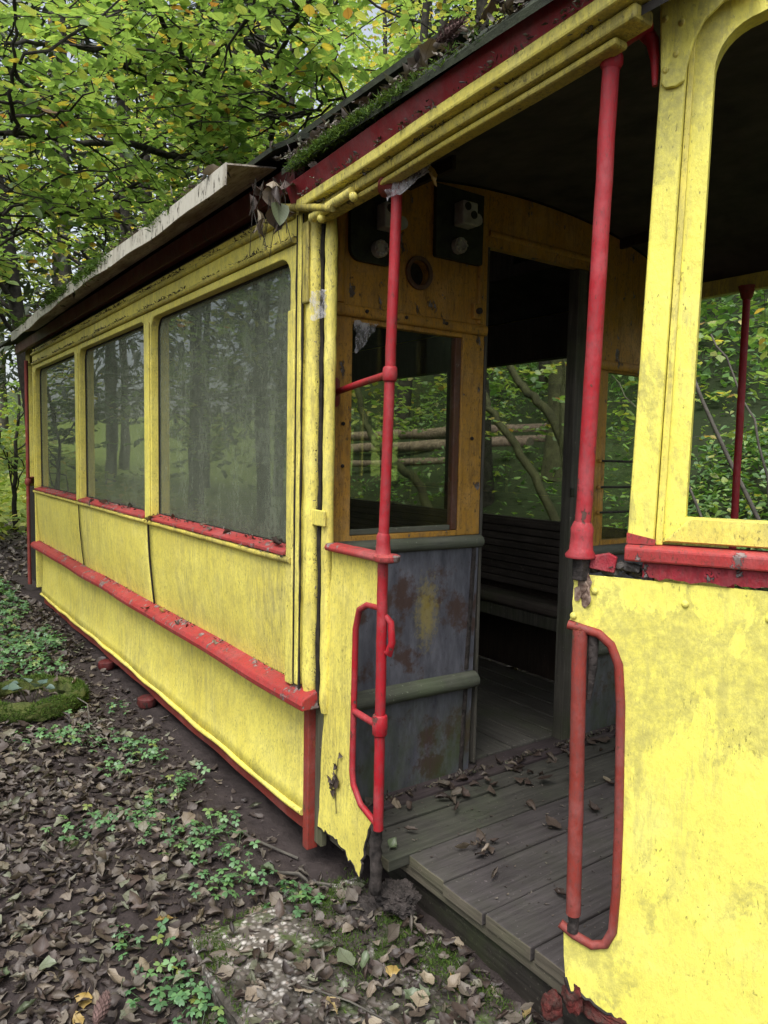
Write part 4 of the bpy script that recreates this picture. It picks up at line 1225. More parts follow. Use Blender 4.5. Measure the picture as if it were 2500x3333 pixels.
def dead_meshes(mat, tagname):
    out = []
    for i, (pv, pt) in enumerate(DEAD):
        me = tri_mesh(tagname, pv, pt, None, mat)
        out.append(me)
    return out
ME_BROWN, ME_YEL, ME_GRN = dead_meshes(m_dead, 'fallen_leaf'), dead_meshes(m_deady, 'fallen_leaf'), dead_meshes(m_deadg, 'fallen_leaf')
def put_leaf(p, s, yaw, tilt, roll, meshes, label, group, name='fallen_leaf'):
    o = bpy.data.objects.new(name, random.choice(meshes))
    COL.objects.link(o)
    o.location = p
    o.rotation_euler = (roll, tilt, yaw)
    o.scale = (s, s, s)
    return tag(o, label, 'leaf', group)

# litter positions: dense left and near, thin on the trodden strip along the tram
def litter(n, x0, x1, y0, y1):
    x = rng.uniform(x0, x1, n)
    y = rng.uniform(y0, y1, n)
    strip_ = (y > -.24) & (y < .05) & (x > -3.3) & (x < .05)
    under = (y > .02) & ((x < .3) | (y > .26))
    clump = .5 + .5 * np.sin(2.7 * x + 1.1) * np.sin(3.9 * y + 2.2 * x)
    onsl = (x > SLAB[0]) & (x < SLAB[1]) & (y > SLAB[2] - .05)
    bare = (x > .2) & (x < .42) & (y > -.5) & (y < -.12)
    keep = (rng.random(n) < np.where(strip_ , .15, np.where(bare, .10, np.where(onsl, .45, .55 + .45 * clump)))) & ~under
    return x[keep], y[keep]
lx, ly = litter(19000, -5.6, 1.7, -1.75, .25)
lz = hz2(lx, ly)
P = np.stack([lx, ly, lz], -1)
vis, dep = in_view(P, .02)
order = np.argsort(np.where(vis, dep, 1e9))
ls = rng.uniform(.03, .068, len(P)) * np.where(rng.random(len(P)) < .12, 1.25, 1)
yaw = rng.uniform(0, 6.283, len(P)); tilt = rng.normal(0, .28, len(P)); roll = rng.normal(0, .34, len(P))
P[:, 2] += .004 + ls * .12 * rng.random(len(P)) + np.abs(np.sin(tilt)) * ls * .4
big = order[:1100]
big = big[np.argsort(-ls[big] / dep[big])][:215]
isb = np.zeros(len(P), bool); isb[big] = True
for i in big:
    onslab = SLAB[0] < P[i, 0] < SLAB[1] and SLAB[2] < P[i, 1] < SLAB[3]
    c = random.random()
    place = 'on the pebbly concrete slab' if onslab else 'on the dark forest floor'
    if c < .88:
        put_leaf(P[i], ls[i], yaw[i], tilt[i], roll[i], ME_BROWN, 'curled brown dead leaf lying ' + place, 'brown dead leaves ' + place)
    elif c < .965:
        put_leaf(P[i], ls[i], yaw[i], tilt[i], roll[i], ME_GRN, 'pale grey-green fallen leaf lying ' + place, 'pale green leaves ' + place)
    else:
        put_leaf(P[i], ls[i], yaw[i], tilt[i], roll[i], ME_YEL, 'yellow fallen leaf lying ' + place, 'yellow leaves ' + place)
r_ = ~isb
V, T, TI = scatter(DEAD, P[r_], rot_mats(yaw[r_], tilt[r_], roll[r_]), ls[r_], rng.random(r_.sum()))
o = link('leaf_litter', tri_mesh('leaf_litter', V, T, TI, m_deaddark), None)
tag(o, 'dense litter of small brown dead leaves covering the forest floor', 'leaf litter', kind='stuff')
fx, fy = [], []
for (n, a, b_, c, d) in ((5000, -14, -5.6, -5, 3), (5000, -6, 3, -7, -1.75), (2500, 1.6, 6, -4, 3), (3500, -12, 4, 2.6, 4.6)):
    fx.append(rng.uniform(a, b_, n)); fy.append(rng.uniform(c, d, n))
fx, fy = np.concatenate(fx), np.concatenate(fy)
ok = ~((fx > -7) & (fx < 2.2) & (fy > .0) & (fy < 2.5))
fx, fy = fx[ok], fy[ok]
n = len(fx)
V, T, TI = scatter(DEAD_OLD[:3], np.stack([fx, fy, hz(fx, fy) + .02], -1), rot_mats(rng.uniform(0, 6.28, n), rng.normal(0, .3, n), rng.normal(0, .3, n)), rng.uniform(.05, .10, n), rng.random(n))
o = link('leaf_litter', tri_mesh('leaf_litter', V, T, TI, m_deaddark), None)
tag(o, 'brown leaf litter spread over the forest floor further off', 'leaf litter', kind='stuff')
# crumbs, husks and bits between the leaves
n = 9000
bx_, by_ = rng.uniform(-5.6, 1.6, n), rng.uniform(-1.7, .3, n)
ok = ~((by_ > .03) & ((bx_ < .3) | (by_ > .26)))
bx_, by_ = bx_[ok], by_[ok]; n = len(bx_)
V, T, TI = scatter([leaf_proto(.16, .2, .6, .05, 3), leaf_proto(.06, .1, .3, .05, 4)], np.stack([bx_, by_, hz2(bx_, by_) + .003], -1), rot_mats(rng.uniform(0, 6.28, n), rng.normal(0, .3, n), rng.normal(0, .6, n)), rng.uniform(.012, .05, n), rng.random(n))
o = link('soil_debris', tri_mesh('soil_debris', V, T, TI, m_deaddark), None)
tag(o, 'fine brown husks and crumbs of litter scattered on bare soil', 'debris', kind='stuff')

# leaves on the platform planks, heaped along the bulkhead
LP = 'dry brown leaf lying on the tram platform planks'
for k in range(96):
    if k < 74:
        x = .06 + abs(random.gauss(0, .13)); y = random.uniform(.22, 2.1)
    else:
        x = random.uniform(.2, 1.3); y = random.uniform(.35, 2.0)
    if x > 1.3:
        continue
    put_leaf((x, y, .012 + random.uniform(0, .018) * (k < 74)), random.uniform(.045, .08), random.uniform(0, 6.28), random.gauss(0, .3), random.gauss(0, .35), ME_BROWN, LP, 'leaves on the platform planks')
put_leaf((.376, .205, .012), .055, 2.1, -.15, .35, ME_GRN, 'single bright green leaf on the corner of the platform planks', None)
cc = empty('dead_leaf_heap', (.56, .49, .0))
tag(cc, 'crumpled heap of brown dead leaves in the middle of the platform', 'leaf heap')
for k in range(9):
    o = bpy.data.objects.new('leaf', random.choice(ME_BROWN)); COL.objects.link(o)
    o.parent = cc
    o.location = (random.gauss(0, .03), -.03 + .012 * k, .012 + random.random() * .02)
    o.rotation_euler = (random.gauss(0, .6), random.gauss(0, .5), random.uniform(0, 6.28))
    s_ = random.uniform(.04, .07); o.scale = (s_, s_, s_)
# leaves on the window sills and the rub rail
for k, x in enumerate((-1.72, -1.50, -1.22, -1.05, -.93, -.72, -.45, -.28, -.20, -.14)):
    put_leaf((x, .01 + random.uniform(-.01, .03), 1.122), random.uniform(.04, .085) * (1.25 if k > 6 else 1), random.uniform(0, 6.28), random.gauss(0, .3), random.gauss(0, .4), ME_BROWN, 'shrivelled brown leaf on the red sill of the window next to the corner post', 'leaves on the window sill by the corner post')
for x in (-3.4, -3.2, -2.9, -2.6, -2.35, -2.2, -2.05):
    put_leaf((x, .01 + random.uniform(-.01, .03), 1.122), random.uniform(.04, .08), random.uniform(0, 6.28), random.gauss(0, .3), random.gauss(0, .4), ME_BROWN, 'shrivelled brown leaf on the red sill of the middle window', 'leaves on the middle window sill')
for x in (-1.80, -1.34, -1.20, -.80):
    put_leaf((x, -.01, .568), .055, random.uniform(0, 6.28), .1, .35, ME_BROWN, 'brown leaf resting on the red rub rail of the tram', 'leaves on the rub rail')
put_leaf((-1.60, -.005, .572), .075, 2.6, .05, .3, ME_YEL, 'pale tan leaf resting on the red rub rail', None)
# a shrivelled sprig stuck to the entrance panel
sg = empty('dead_leaf_sprig', (.25, .045, .22))
tag(sg, 'dark shrivelled leaf sprig stuck to the yellow entrance side panel', 'dead leaf')
st_me = G().tube([(.255, .046, .36), (.25, .043, .30), (.245, .042, .22), (.252, .043, .14)], .0014, 5).build('stem', m_bark, sg)
for (x, z, s_, yw) in ((.262, .375, .028, 0), (.25, .335, .03, 2), (.232, .30, .034, 1.2), (.222, .252, .06, -.4), (.235, .262, .05, 1.9), (.24, .245, .055, 3.6), (.228, .19, .04, -1.4)):
    o = bpy.data.objects.new('leaf', random.choice(ME_BROWN)); COL.objects.link(o)
    o.parent = sg; o.matrix_parent_inverse = world_inv(sg)
    o.location = (x, .042, z); o.rotation_euler = (1.45, yw, 0); o.scale = (s_, s_, s_)

# ------------------------------------------------------------------ wood sorrel
def trefoil():
    V, T = [], []
    for a in (90, 210, 330):
        c, s_ = math.cos(R_(a)), math.sin(R_(a))
        loc = [(0, 0, 0), (.30, .30, .05), (.72, .40, .0), (.95, .24, -.06), (.80, 0, .06), (.95, -.24, -.06), (.72, -.40, 0), (.30, -.30, .05)]
        o = len(V)
        V += [(x * c - y * s_, x * s_ + y * c, z - .12 * x) for x, y, z in loc]
        T += [(o, o + 4, o + 1), (o + 1, o + 4, o + 2), (o + 2, o + 4, o + 3), (o, o + 7, o + 4), (o + 7, o + 6, o + 4), (o + 6, o + 5, o + 4)]
    return np.array(V, float), np.array(T, int)
TV, TT = trefoil()
ME_TRE = tri_mesh('sorrel_leaf', TV, TT, None, m_sorrel)
SOR = [(0.28, -0.12), (0.2, -0.13), (-0.16, -0.18), (-0.38, -0.18), (-0.82, -0.12), (-0.83, -0.22), (-1.2, -0.2), (-1.31, -0.2), (-1.39, -0.28), (-1.53, -0.33), (-1.14, -0.37), (-0.7, -0.32), (-0.6, -0.44), (-0.52, -0.43), (0.0, -0.33), (0.04, -0.29), (0.01, -0.2), (-0.23, -0.38), (-1.86, -0.67), (-1.85, -0.58), (-1.69, -0.51), (-2.13, -0.4), (-2.06, -0.13), (0.53, -0.6), (0.41, -0.61), (0.38, -0.68), (0.14, -0.66), (0.59, -0.64), (-0.69, -0.58), (-0.65, -0.73), (-0.3, -0.26), (-0.4, -0.41), (-1.55, -0.42), (-1.73, -0.45)]
for k, (x, y) in enumerate(SOR):
    z = float(hz2(np.array(x), np.array(y)))
    c = empty('wood_sorrel', (x, y, z))
    near_slab = x > .1
    tag(c, 'clump of green wood sorrel at the edge of the concrete slab' if near_slab else 'clump of green three-leaved wood sorrel growing among the dead leaves', 'plant', 'sorrel by the slab' if near_slab else 'sorrel clumps among the dead leaves')
    g = G()
    nl = 18 if k < 2 else random.randint(10, 16)
    for j in range(nl):
        rr_ = .10 * math.sqrt(random.random()); a = random.uniform(0, 6.28)
        lx_, ly_, lz_ = rr_ * math.cos(a) * 1.2, rr_ * math.sin(a), random.uniform(.015, .05)
        g.tube([(x + lx_ * .5, y + ly_ * .5, z - .005), (x + lx_, y + ly_, z + lz_)], .0009, 3, False)
        o = bpy.data.objects.new('leaf', ME_TRE); COL.objects.link(o)
        o.parent = c; o.location = (lx_, ly_, lz_)
        o.rotation_euler = (random.gauss(0, .3), random.gauss(0, .3), random.uniform(0, 6.28))
        s_ = random.uniform(.018, .028); o.scale = (s_, s_, s_)
    g.build('stems', m_sorrel, c)['kind'] = 'stuff'
n = 3800
gx_, gy_ = rng.uniform(-8.5, -2.9, n), rng.uniform(-1.3, -.12, n)
ok = (np.sin(3.1 * gx_) * np.sin(4 * gy_ + gx_) > -.35) & ~((gy_ > -.25) & (gx_ > -3.4))
gx_, gy_ = gx_[ok], gy_[ok]; n = len(gx_)
V, T, TI = scatter([(TV, TT)], np.stack([gx_, gy_, hz(gx_, gy_) + rng.uniform(.01, .08, n)], -1), rot_mats(rng.uniform(0, 6.28, n), rng.normal(0, .35, n), rng.normal(0, .35, n)), rng.uniform(.02, .036, n), rng.random(n) * .8)
tag(link('ground_cover', tri_mesh('ground_cover', V, T, TI, m_sorrel), None), 'carpet of low green sorrel leaves along the far part of the tram', 'ground cover', kind='stuff')

# ------------------------------------------------------------------ moss
BL = [(np.array([(-.10, 0, 0), (.10, 0, 0), (.02, .12, 1.0)]), np.array([(0, 1, 2)])), (np.array([(0, -.12, 0), (0, .12, 0), (.15, .02, 1.0)]), np.array([(0, 1, 2)]))]
def fuzz(name, pts, smin, smax, parent=None, spread=.6):
    n = len(pts)
    V, T, TI = scatter(BL, np.asarray(pts, float), rot_mats(rng.uniform(0, 6.28, n), rng.normal(0, spread, n), rng.normal(0, spread, n)), rng.uniform(smin, smax, n), rng.random(n))
    o = link(name, tri_mesh(name, V, T, TI, m_moss), None, parent)
    o['kind'] = 'stuff'
    return o
pts = []
for (cx_, cy_, sx_, sy_, n) in ((.30, -.03, .07, .07, 2600), (.42, .12, .09, .06, 2600), (.75, .12, .12, .07, 2400), (.60, -.12, .14, .07, 1600), (.36, -.50, .06, .05, 1500), (.56, -.57, .09, .03, 1800), (.20, -.30, .015, .10, 700), (.95, .16, .1, .05, 1500)):
    a = rng.normal(0, 1, (n, 2)) * (sx_, sy_) + (cx_, cy_)
    a = a[a[:, 1] < .25]
    pts.append(np.column_stack([a, hz2(a[:, 0], a[:, 1]) - .002]))
tag(fuzz('moss_patch', np.concatenate(pts), .008, .02), 'green moss cushions on the concrete slab and soil by the entrance', 'moss')
n = 3000
mx_ = np.concatenate([rng.normal(.38, .14, n), rng.normal(.72, .06, 500), rng.normal(.15, .04, 300), rng.uniform(.05, 1.1, 500)])
mx_ = mx_[(mx_ > .03) & (mx_ < 1.4)]
fuzz('eave_moss', np.column_stack([mx_, -.078 + rng.normal(0, .012, len(mx_)), 2.530 + .02 * mx_ + rng.uniform(-.014, .018, len(mx_))]), .010, .028, tram, 1.1)
mx_ = rng.uniform(-5.05, -.75, 9000)
mx_ = mx_[(np.sin(5.3 * mx_) + np.sin(2.1 * mx_ + 1) + .5 * np.sin(17 * mx_) - .35 + rng.normal(0, .55, len(mx_))) > .1]
fuzz('awning_moss', np.column_stack([mx_, -.244 + rng.normal(0, .007, len(mx_)), 2.588 - np.abs(rng.normal(0, .026, len(mx_)))]), .014, .046, tram, 1.3)
mx_ = rng.uniform(-5.2, .0, 3600)
my_ = rng.uniform(.1, .5, 3600)
fuzz('roof_moss', np.column_stack([mx_, my_, 2.63 + .20 * np.sqrt(np.clip(1 - ((my_ - W / 2) / (W / 2 + .125)) ** 2, 0, 1))]), .015, .045, tram, .8)

# ------------------------------------------------------------------ mossy ring planter with a small plant
PC = (-2.40, -.57)
pz = float(hz(np.array(PC[0]), np.array(PC[1])))
ring = G()
NN, MM = 40, 14
vs = []
for i in range(NN):
    a = 2 * math.pi * i / NN
    for j in range(MM):
        b_ = 2 * math.pi * j / MM
        nz = .026 * mnoise.noise(Vector((4 * math.cos(a), 4 * math.sin(a), .8 * j))) + .014 * mnoise.noise(Vector((11 * math.cos(a), 11 * math.sin(a), 2.1 * j)))
        rr_ = .275 + (.052 + nz) * math.cos(b_)
        vs.append((PC[0] + rr_ * math.cos(a), PC[1] + rr_ * math.sin(a), pz + .040 + (.060 + nz) * math.sin(b_)))
fs = [(i * MM + j, ((i + 1) % NN) * MM + j, ((i + 1) % NN) * MM + (j + 1) % MM, i * MM + (j + 1) % MM) for i in range(NN) for j in range(MM)]
pl = empty('planter_ring', (PC[0], PC[1], pz))
tag(pl, 'round moss-covered planter ring on the ground beside the tram', 'planter')
ring.add(vs, fs).build('ring', plain('moss_mat', (.035, .05, .012), (.085, .10, .025), 22, .95, 1.0, .02), pl, smooth=60)
G().add([(PC[0] + .25 * math.cos(a) , PC[1] + .25 * math.sin(a), pz + .012 + .01 * math.sin(5 * a)) for a in np.linspace(0, 2 * math.pi, 24, endpoint=False)] + [(PC[0], PC[1], pz + .018)], [(i, (i + 1) % 24, 24) for i in range(24)]).build('soil', m_ground, pl)
n = 9000
a = rng.uniform(0, 6.283, n); b_ = rng.uniform(-.6, 2.3, n)
rr_ = .275 + .056 * np.cos(b_)
fuzz('moss', np.column_stack([PC[0] + rr_ * np.cos(a), PC[1] + rr_ * np.sin(a), pz + .038 + .062 * np.sin(b_) + .012 * np.sin(5 * a) * np.sin(b_)]), .010, .030, pl, .9)
for k in range(7):
    a_ = random.uniform(0, 6.28); r0 = random.choice((.12, .15, .27, .24))
    put_leaf((PC[0] + r0 * math.cos(a_), PC[1] + r0 * math.sin(a_), pz + (.04 if r0 < .2 else .115)), random.uniform(.05, .07), random.uniform(0, 6.28), random.gauss(0, .4), random.gauss(0, .4), ME_BROWN, 'brown dead leaf lying on the mossy planter ring', 'leaves on the planter ring')
cy_ = empty('cyclamen_plant', (PC[0], PC[1], pz + .05))
tag(cy_, 'small plant with grey-green rounded leaves growing inside the mossy planter ring', 'plant')
HV, HT = leaf_proto(.46, .12, .25, .01, 41, 'heart')
ME_H = tri_mesh('heart_leaf', HV, HT, None, m_cyc)
g = G()
for k in range(9):
    a_ = random.uniform(0, 6.28); r0 = .11 * math.sqrt(random.random())
    p = (r0 * math.cos(a_), r0 * math.sin(a_), random.uniform(.05, .12))
    g.tube([(PC[0] + p[0] * .4, PC[1] + p[1] * .4, pz + .04), (PC[0] + p[0], PC[1] + p[1], pz + .05 + p[2])], .002, 4, False)
    o = bpy.data.objects.new('leaf', ME_H); COL.objects.link(o)
    o.parent = cy_; o.location = p
    o.rotation_euler = (random.gauss(0, .3), random.gauss(.1, .3), a_); s_ = random.uniform(.06, .09); o.scale = (s_, s_, s_)
g.build('stems', m_barkm, cy_)['kind'] = 'stuff'

# ------------------------------------------------------------------ twigs, cones, a mushroom
def stick(pts, r, label):
    o = G().tube([(x, y, float(hz2(np.array(x), np.array(y))) + dz) for x, y, dz in pts], r, 6).build('fallen_twig', m_barkg, smooth=60)
    tag(o, label, 'twig')
stick([(.03, -.10, .012), (.10, -.03, .03), (.16, -.02, .03), (.26, .02, .015)], .007, 'grey bent twig on the soil below the torn entrance panel')
stick([(-.42, -.12, .012), (-.2, -.1, .02), (.0, .02, .015)], .005, 'thin brown twig lying on the bare soil by the corner post')
stick([(-2.1, -.36, .11), (-1.98, -.33, .10), (-1.86, -.35, .03), (-1.5, -.33, .012)], .004, 'pale straw-coloured stalk curving away from the planter ring')
stick([(.62, -.35, .012), (.8, -.24, .014), (1.05, -.14, .012)], .003, 'thin dry stalk lying across the concrete slab')
def cone(loc, rot, label):
    g = G()
    for ring_ in range(11):
        t = ring_ / 10
        rr_ = .017 * math.sin(math.pi * (.12 + .8 * t)) + .003
        for j in range(9):
            a_ = 2 * math.pi * (j + .5 * (ring_ % 2)) / 9
            c_, s_ = math.cos(a_), math.sin(a_)
            z = -.05 + .1 * t
            g.add([(rr_ * .6 * c_, rr_ * .6 * s_, z), ((rr_ + .001) * math.cos(a_ - .3), (rr_ + .001) * math.sin(a_ - .3), z + .006), ((rr_ + .004) * c_, (rr_ + .004) * s_, z + .014), ((rr_ + .001) * math.cos(a_ + .3), (rr_ + .001) * math.sin(a_ + .3), z + .006)], [(0, 1, 2), (0, 2, 3)])
    g.tube([(0, 0, -.05), (0, 0, 0), (0, 0, .05)], [.006, .014, .004], 8)
    o = g.build('spruce_cone', plain('cone_scale', (.06, .035, .03), (.16, .10, .09), 60, .8))
    o.location = loc; o.rotation_euler = rot
    tag(o, label, 'cone')
cone((.90, -.03, 2.66), (0, 1.35, .15), 'brown spruce cone lying on the mossy roof edge over the entrance')
cone((.42, -.86, -.135), (0, 1.5, 2.6), 'brown spruce cone lying among the dead leaves')
ms = empty('mushroom', (-.17, -.47, float(hz(np.array(-.17), np.array(-.47)))))
tag(ms, 'tiny pale brown mushroom standing among the dead leaves', 'mushroom')
mz = ms.location.z
G().tube([(-.17, -.47, mz), (-.168, -.47, mz + .05)], .0022, 6).build('stem', m_endlip, ms)
G().tube([(-.168, -.47, mz + .048), (-.168, -.47, mz + .052), (-.168, -.47, mz + .060), (-.168, -.47, mz + .064)], [.014, .0135, .009, .002], 12).build('cap', plain('mushroom_cap', (.20, .16, .14), (.30, .26, .23), 40, .6), ms, smooth=60)

# ------------------------------------------------------------------ cobwebs and dead leaves caught under the eave
def web(name, corners, label, n=8, sag=.03):
    p = [Vector(c) for c in corners]
    vs = []
    for i in range(n + 1):
        for j in range(n + 1):
            s_, t = i / n, j / n
            q_ = p[0].lerp(p[1], s_).lerp(p[3].lerp(p[2], s_), t)
            q_.z -= sag * math.sin(math.pi * s_) * math.sin(math.pi * t)
            q_ += Vector((random.gauss(0, .003), random.gauss(0, .003), random.gauss(0, .003)))
            vs.append(tuple(q_))
    o = G().add(vs, [(i * (n + 1) + j, (i + 1) * (n + 1) + j, (i + 1) * (n + 1) + j + 1, i * (n + 1) + j + 1) for i in range(n) for j in range(n)]).build('cobweb', m_web, smooth=80)
    tag(o, label, 'cobweb')
web('cobweb', [(.69, .05, 2.47), (.75, .07, 2.48), (.70, .07, 2.38), (.655, .06, 2.37)], 'grey cobweb hanging from the cantrail beside the handrail pole', sag=.02)
web('cobweb', [(.655, .055, 2.41), (.70, .07, 2.37), (.54, .02, 2.315), (.54, .02, 2.365)], 'grey cobweb slung across to the head of the handrail pole', sag=.03)
web('cobweb', [(.085, .002, 2.10), (.165, .022, 2.10), (.16, .022, 2.0), (.085, .0, 1.99)], 'tuft of grey cobweb over the gap in the corner post', sag=.0)
web('cobweb', [(1.36, .02, 2.43), (1.375, .02, 2.445), (1.46, .085, 2.56), (1.45, .08, 2.56)], 'stretched cobweb across the head bracket of the dash handrail', sag=.01)
web('cobweb', [(.02, .24, 2.03), (.02, .36, 2.03), (.025, .28, 1.93), (.025, .245, 1.90)], 'cobweb in the upper corner of the bulkhead window', sag=.01)
put_leaf((.665, .09, 2.405), .075, .6, 1.25, .3, ME_YEL, 'pale curled leaf hanging in the cobweb beside the handrail pole', None)
hc = empty('dead_leaf_cluster', (-.03, -.12, 2.46))
tag(hc, 'cluster of brown dead leaves caught under the end of the awning', 'dead leaves')
for k in range(16):
    o = bpy.data.objects.new('leaf', random.choice(ME_BROWN)); COL.objects.link(o)
    o.parent = hc
    t = random.random()
    o.location = (random.gauss(.0, .05), random.gauss(0, .03), .06 - .16 * t)
    o.rotation_euler = (random.uniform(0, 6.28), random.uniform(.3, 1.6), random.uniform(0, 6.28)); s_ = random.uniform(.05, .085); o.scale = (s_, s_, s_)
g = G()
for k in range(10):
    a_ = (-.03 + random.gauss(0, .05), -.12 + random.gauss(0, .03), 2.5)
    g.tube([a_, (a_[0] + random.gauss(0, .03), a_[1], 2.42), (a_[0] + random.gauss(.02, .04), a_[1], 2.33 - .1 * random.random())], .0013, 4)
g.build('stalks', m_bark, hc)
o = put_leaf((.115, -.15, 2.385), .085, .2, 1.5, .2, [tri_mesh('hanging_leaf', *leaf_proto(.42, .1, .2, 0, 77, 'heart'), None, m_deadg)], 'single green heart-shaped leaf hanging from the eave by the corner post', None, 'hanging_leaf')
for (x, y, s_) in [(random.uniform(-4.8, -.2), -.20, random.uniform(.06, .09)) for _ in range(22)] + [(random.uniform(.1, 1.2), -.05, random.uniform(.05, .08)) for _ in range(8)] + list(((.02, .02, .08), (-.06, -.10, .09), (.06, -.02, .07), (-.02, .05, .08), (.60, .04, .09), (.66, .02, .07), (.12, .0, .07), (-.12, -.06, .07))):
    put_leaf((x, y, (2.515 + .27 * math.sqrt(1 - ((y - W / 2) / (W / 2 + .0855)) ** 2) + .035) if x > 0 else (2.63 if y > -.15 else 2.60)), s_, random.uniform(0, 6.28), random.gauss(0, .4), random.gauss(0, .4), ME_BROWN, 'curled brown leaf lying on the mossy roof edge of the tram', 'leaves on the roof edge')

# needles, crumbs and husks that have gathered on every ledge of the tram
def ledge(name, a, b_, n, sy_, sz_, smin=.006, smax=.022, clump=3.0):
    t = rng.random(n)
    t = t[(np.sin(clump * 9 * t + a[0]) + np.sin(clump * 23 * t) + rng.normal(0, .6, n)) > -.3]
    m_ = len(t)
    p = np.array(a)[None] + (np.array(b_) - np.array(a))[None] * t[:, None]
    p[:, 1] += rng.normal(0, sy_, m_); p[:, 2] += np.abs(rng.normal(0, sz_, m_))
    V, T, TI = scatter([leaf_proto(.22, .2, .6, .08, 3), leaf_proto(.05, .1, .3, .05, 4), leaf_proto(.10, .1, .5, .06, 8)], p, rot_mats(rng.uniform(0, 6.28, m_), rng.normal(0, .5, m_), rng.normal(0, .7, m_)), rng.uniform(smin, smax, m_), rng.random(m_) * .6)
    o = link(name, tri_mesh(name, V, T, TI, m_deaddark), None, tram); o['kind'] = 'stuff'
ledge('ledge_debris', (-5.4, -.012, 1.086), (-.06, -.012, 1.086), 1500, .007, .004)
ledge('ledge_debris', (-5.4, .03, 1.118), (-.06, .03, 1.118), 1100, .03, .004)
ledge('ledge_debris', (-5.4, -.012, 2.323), (-.03, -.012, 2.323), 1500, .004, .003)
ledge('ledge_debris', (-5.4, -.012, 2.424), (-.03, -.012, 2.424), 1300, .004, .006)
ledge('ledge_debris', (-5.4, .018, .577), (.10, .018, .577), 900, .012, .003, .005, .016)
ledge('ledge_debris', (.08, -.043, 2.434), (1.42, -.043, 2.502), 900, .010, .004, .006, .022)
ledge('ledge_debris', (.10, -.018, 2.394), (1.42, -.018, 2.464), 900, .006, .004)
ledge('ledge_debris', (-5.0, -.2, 2.586), (-.15, -.2, 2.586), 1200, .03, .008, .01, .05)
ledge('ledge_debris', (.02, -.06, 2.575), (1.4, -.06, 2.575), 900, .02, .008, .01, .05)
ledge('ledge_debris', (.05, .3, .012), (.05, 2.2, .012), 1200, .05, .006, .008, .03)
ledge('ledge_debris', (.108, .026, .6), (.108, .026, 2.35), 500, .006, .01, .005, .014)
ledge('ledge_debris', (1.36, .10, 1.222), (1.50, .16, 1.222), 260, .012, .010, .006, .02)
n = 900
px_, py_ = rng.uniform(.12, 1.4, n), rng.uniform(.28, 2.1, n)
V, T, TI = scatter([leaf_proto(.22, .2, .6, .08, 3), leaf_proto(.05, .1, .3, .05, 4)], np.stack([px_, py_, np.full(n, .004)], -1), rot_mats(rng.uniform(0, 6.28, n), rng.normal(0, .2, n), rng.normal(0, .3, n)), rng.uniform(.005, .018, n), rng.random(n))
o = link('plank_debris', tri_mesh('plank_debris', V, T, TI, m_deaddark), None, tram); o['kind'] = 'stuff'

# ------------------------------------------------------------------ trees
def spray_field(centers, dirs, per, length, leaf, jitter=.25):
    """flat leafy twigs: leaves set alternately along each twig, blades near level"""
    n = len(centers)
    t = (np.arange(per) + .5) / per
    side = np.where(np.arange(per) % 2 == 0, 1, -1)
    az = np.arctan2(dirs[:, 1], dirs[:, 0])[:, None]
    el = np.arcsin(np.clip(dirs[:, 2], -1, 1))[:, None]
    pos = centers[:, None, :] + dirs[:, None, :] * (t[None, :, None] * length)
    pos = pos + rng.normal(0, .02 * length, pos.shape)
    pos[..., 2] += -.10 * length * t[None] ** 2
    yaw = az + side[None] * rng.uniform(.5, 1.2, (n, per))
    tilt = -el * .5 + rng.normal(.15, jitter, (n, per))
    roll = rng.normal(0, jitter * 1.3, (n, per))
    sc = leaf * rng.uniform(.65, 1.25, (n, per))
    tint = np.clip(rng.uniform(0, 1, (n, 1)) * .55 + rng.uniform(0, .45, (n, per)), 0, .999)
    return pos.reshape(-1, 3), rot_mats(yaw.ravel(), tilt.ravel(), roll.ravel()), sc.ravel(), tint.ravel()

def rand_dirs(n, up=.1, sd=.25):
    a = rng.uniform(0, 6.283, n)
    z = np.clip(rng.normal(up, sd, n), -.6, .8)
    h = np.sqrt(1 - z * z)
    return np.stack([h * np.cos(a), h * np.sin(a), z], -1)

def add_twigs(g, centers, dirs, length, r=.004):
    for c_, d_ in zip(centers, dirs):
        e2 = c_ + d_ * length
        e2[2] -= .10 * length
        m_ = c_ + d_ * length * .5
        g.tube([tuple(c_ - d_ * .15), tuple(m_), tuple(e2)], [r, r * .7, r * .3], 4, False)

def smooth_path(pts, n=5, wob_=.02):
    pts = [Vector(p) for p in pts]
    out = []
    for i in range(len(pts) - 1):
        p0, p1, p2, p3 = pts[max(0, i - 1)], pts[i], pts[i + 1], pts[min(len(pts) - 1, i + 2)]
        for k in range(n):
            t = k / n
            out.append(.5 * ((2 * p1) + (p2 - p0) * t + (2 * p0 - 5 * p1 + 4 * p2 - p3) * t * t + (3 * p1 - p0 - 3 * p2 + p3) * t ** 3) + Vector((random.gauss(0, wob_), random.gauss(0, wob_), random.gauss(0, wob_))))
    out.append(pts[-1])
    return out
def limb(pts, r0, r1, mat, par, name='limb', n=5, wob_=.015, sides=8):
    pp = smooth_path(pts, n, wob_)
    return G().tube(pp, [r0 + (r1 - r0) * i / (len(pp) - 1) for i in range(len(pp))], sides).build(name, mat, par, smooth=70), pp

ROOFBOX = lambda p: (p[:, 0] > -7.3) & (p[:, 0] < 2.4) & (p[:, 1] > -.28) & (p[:, 1] < 2.7) & (p[:, 2] < 3.2)

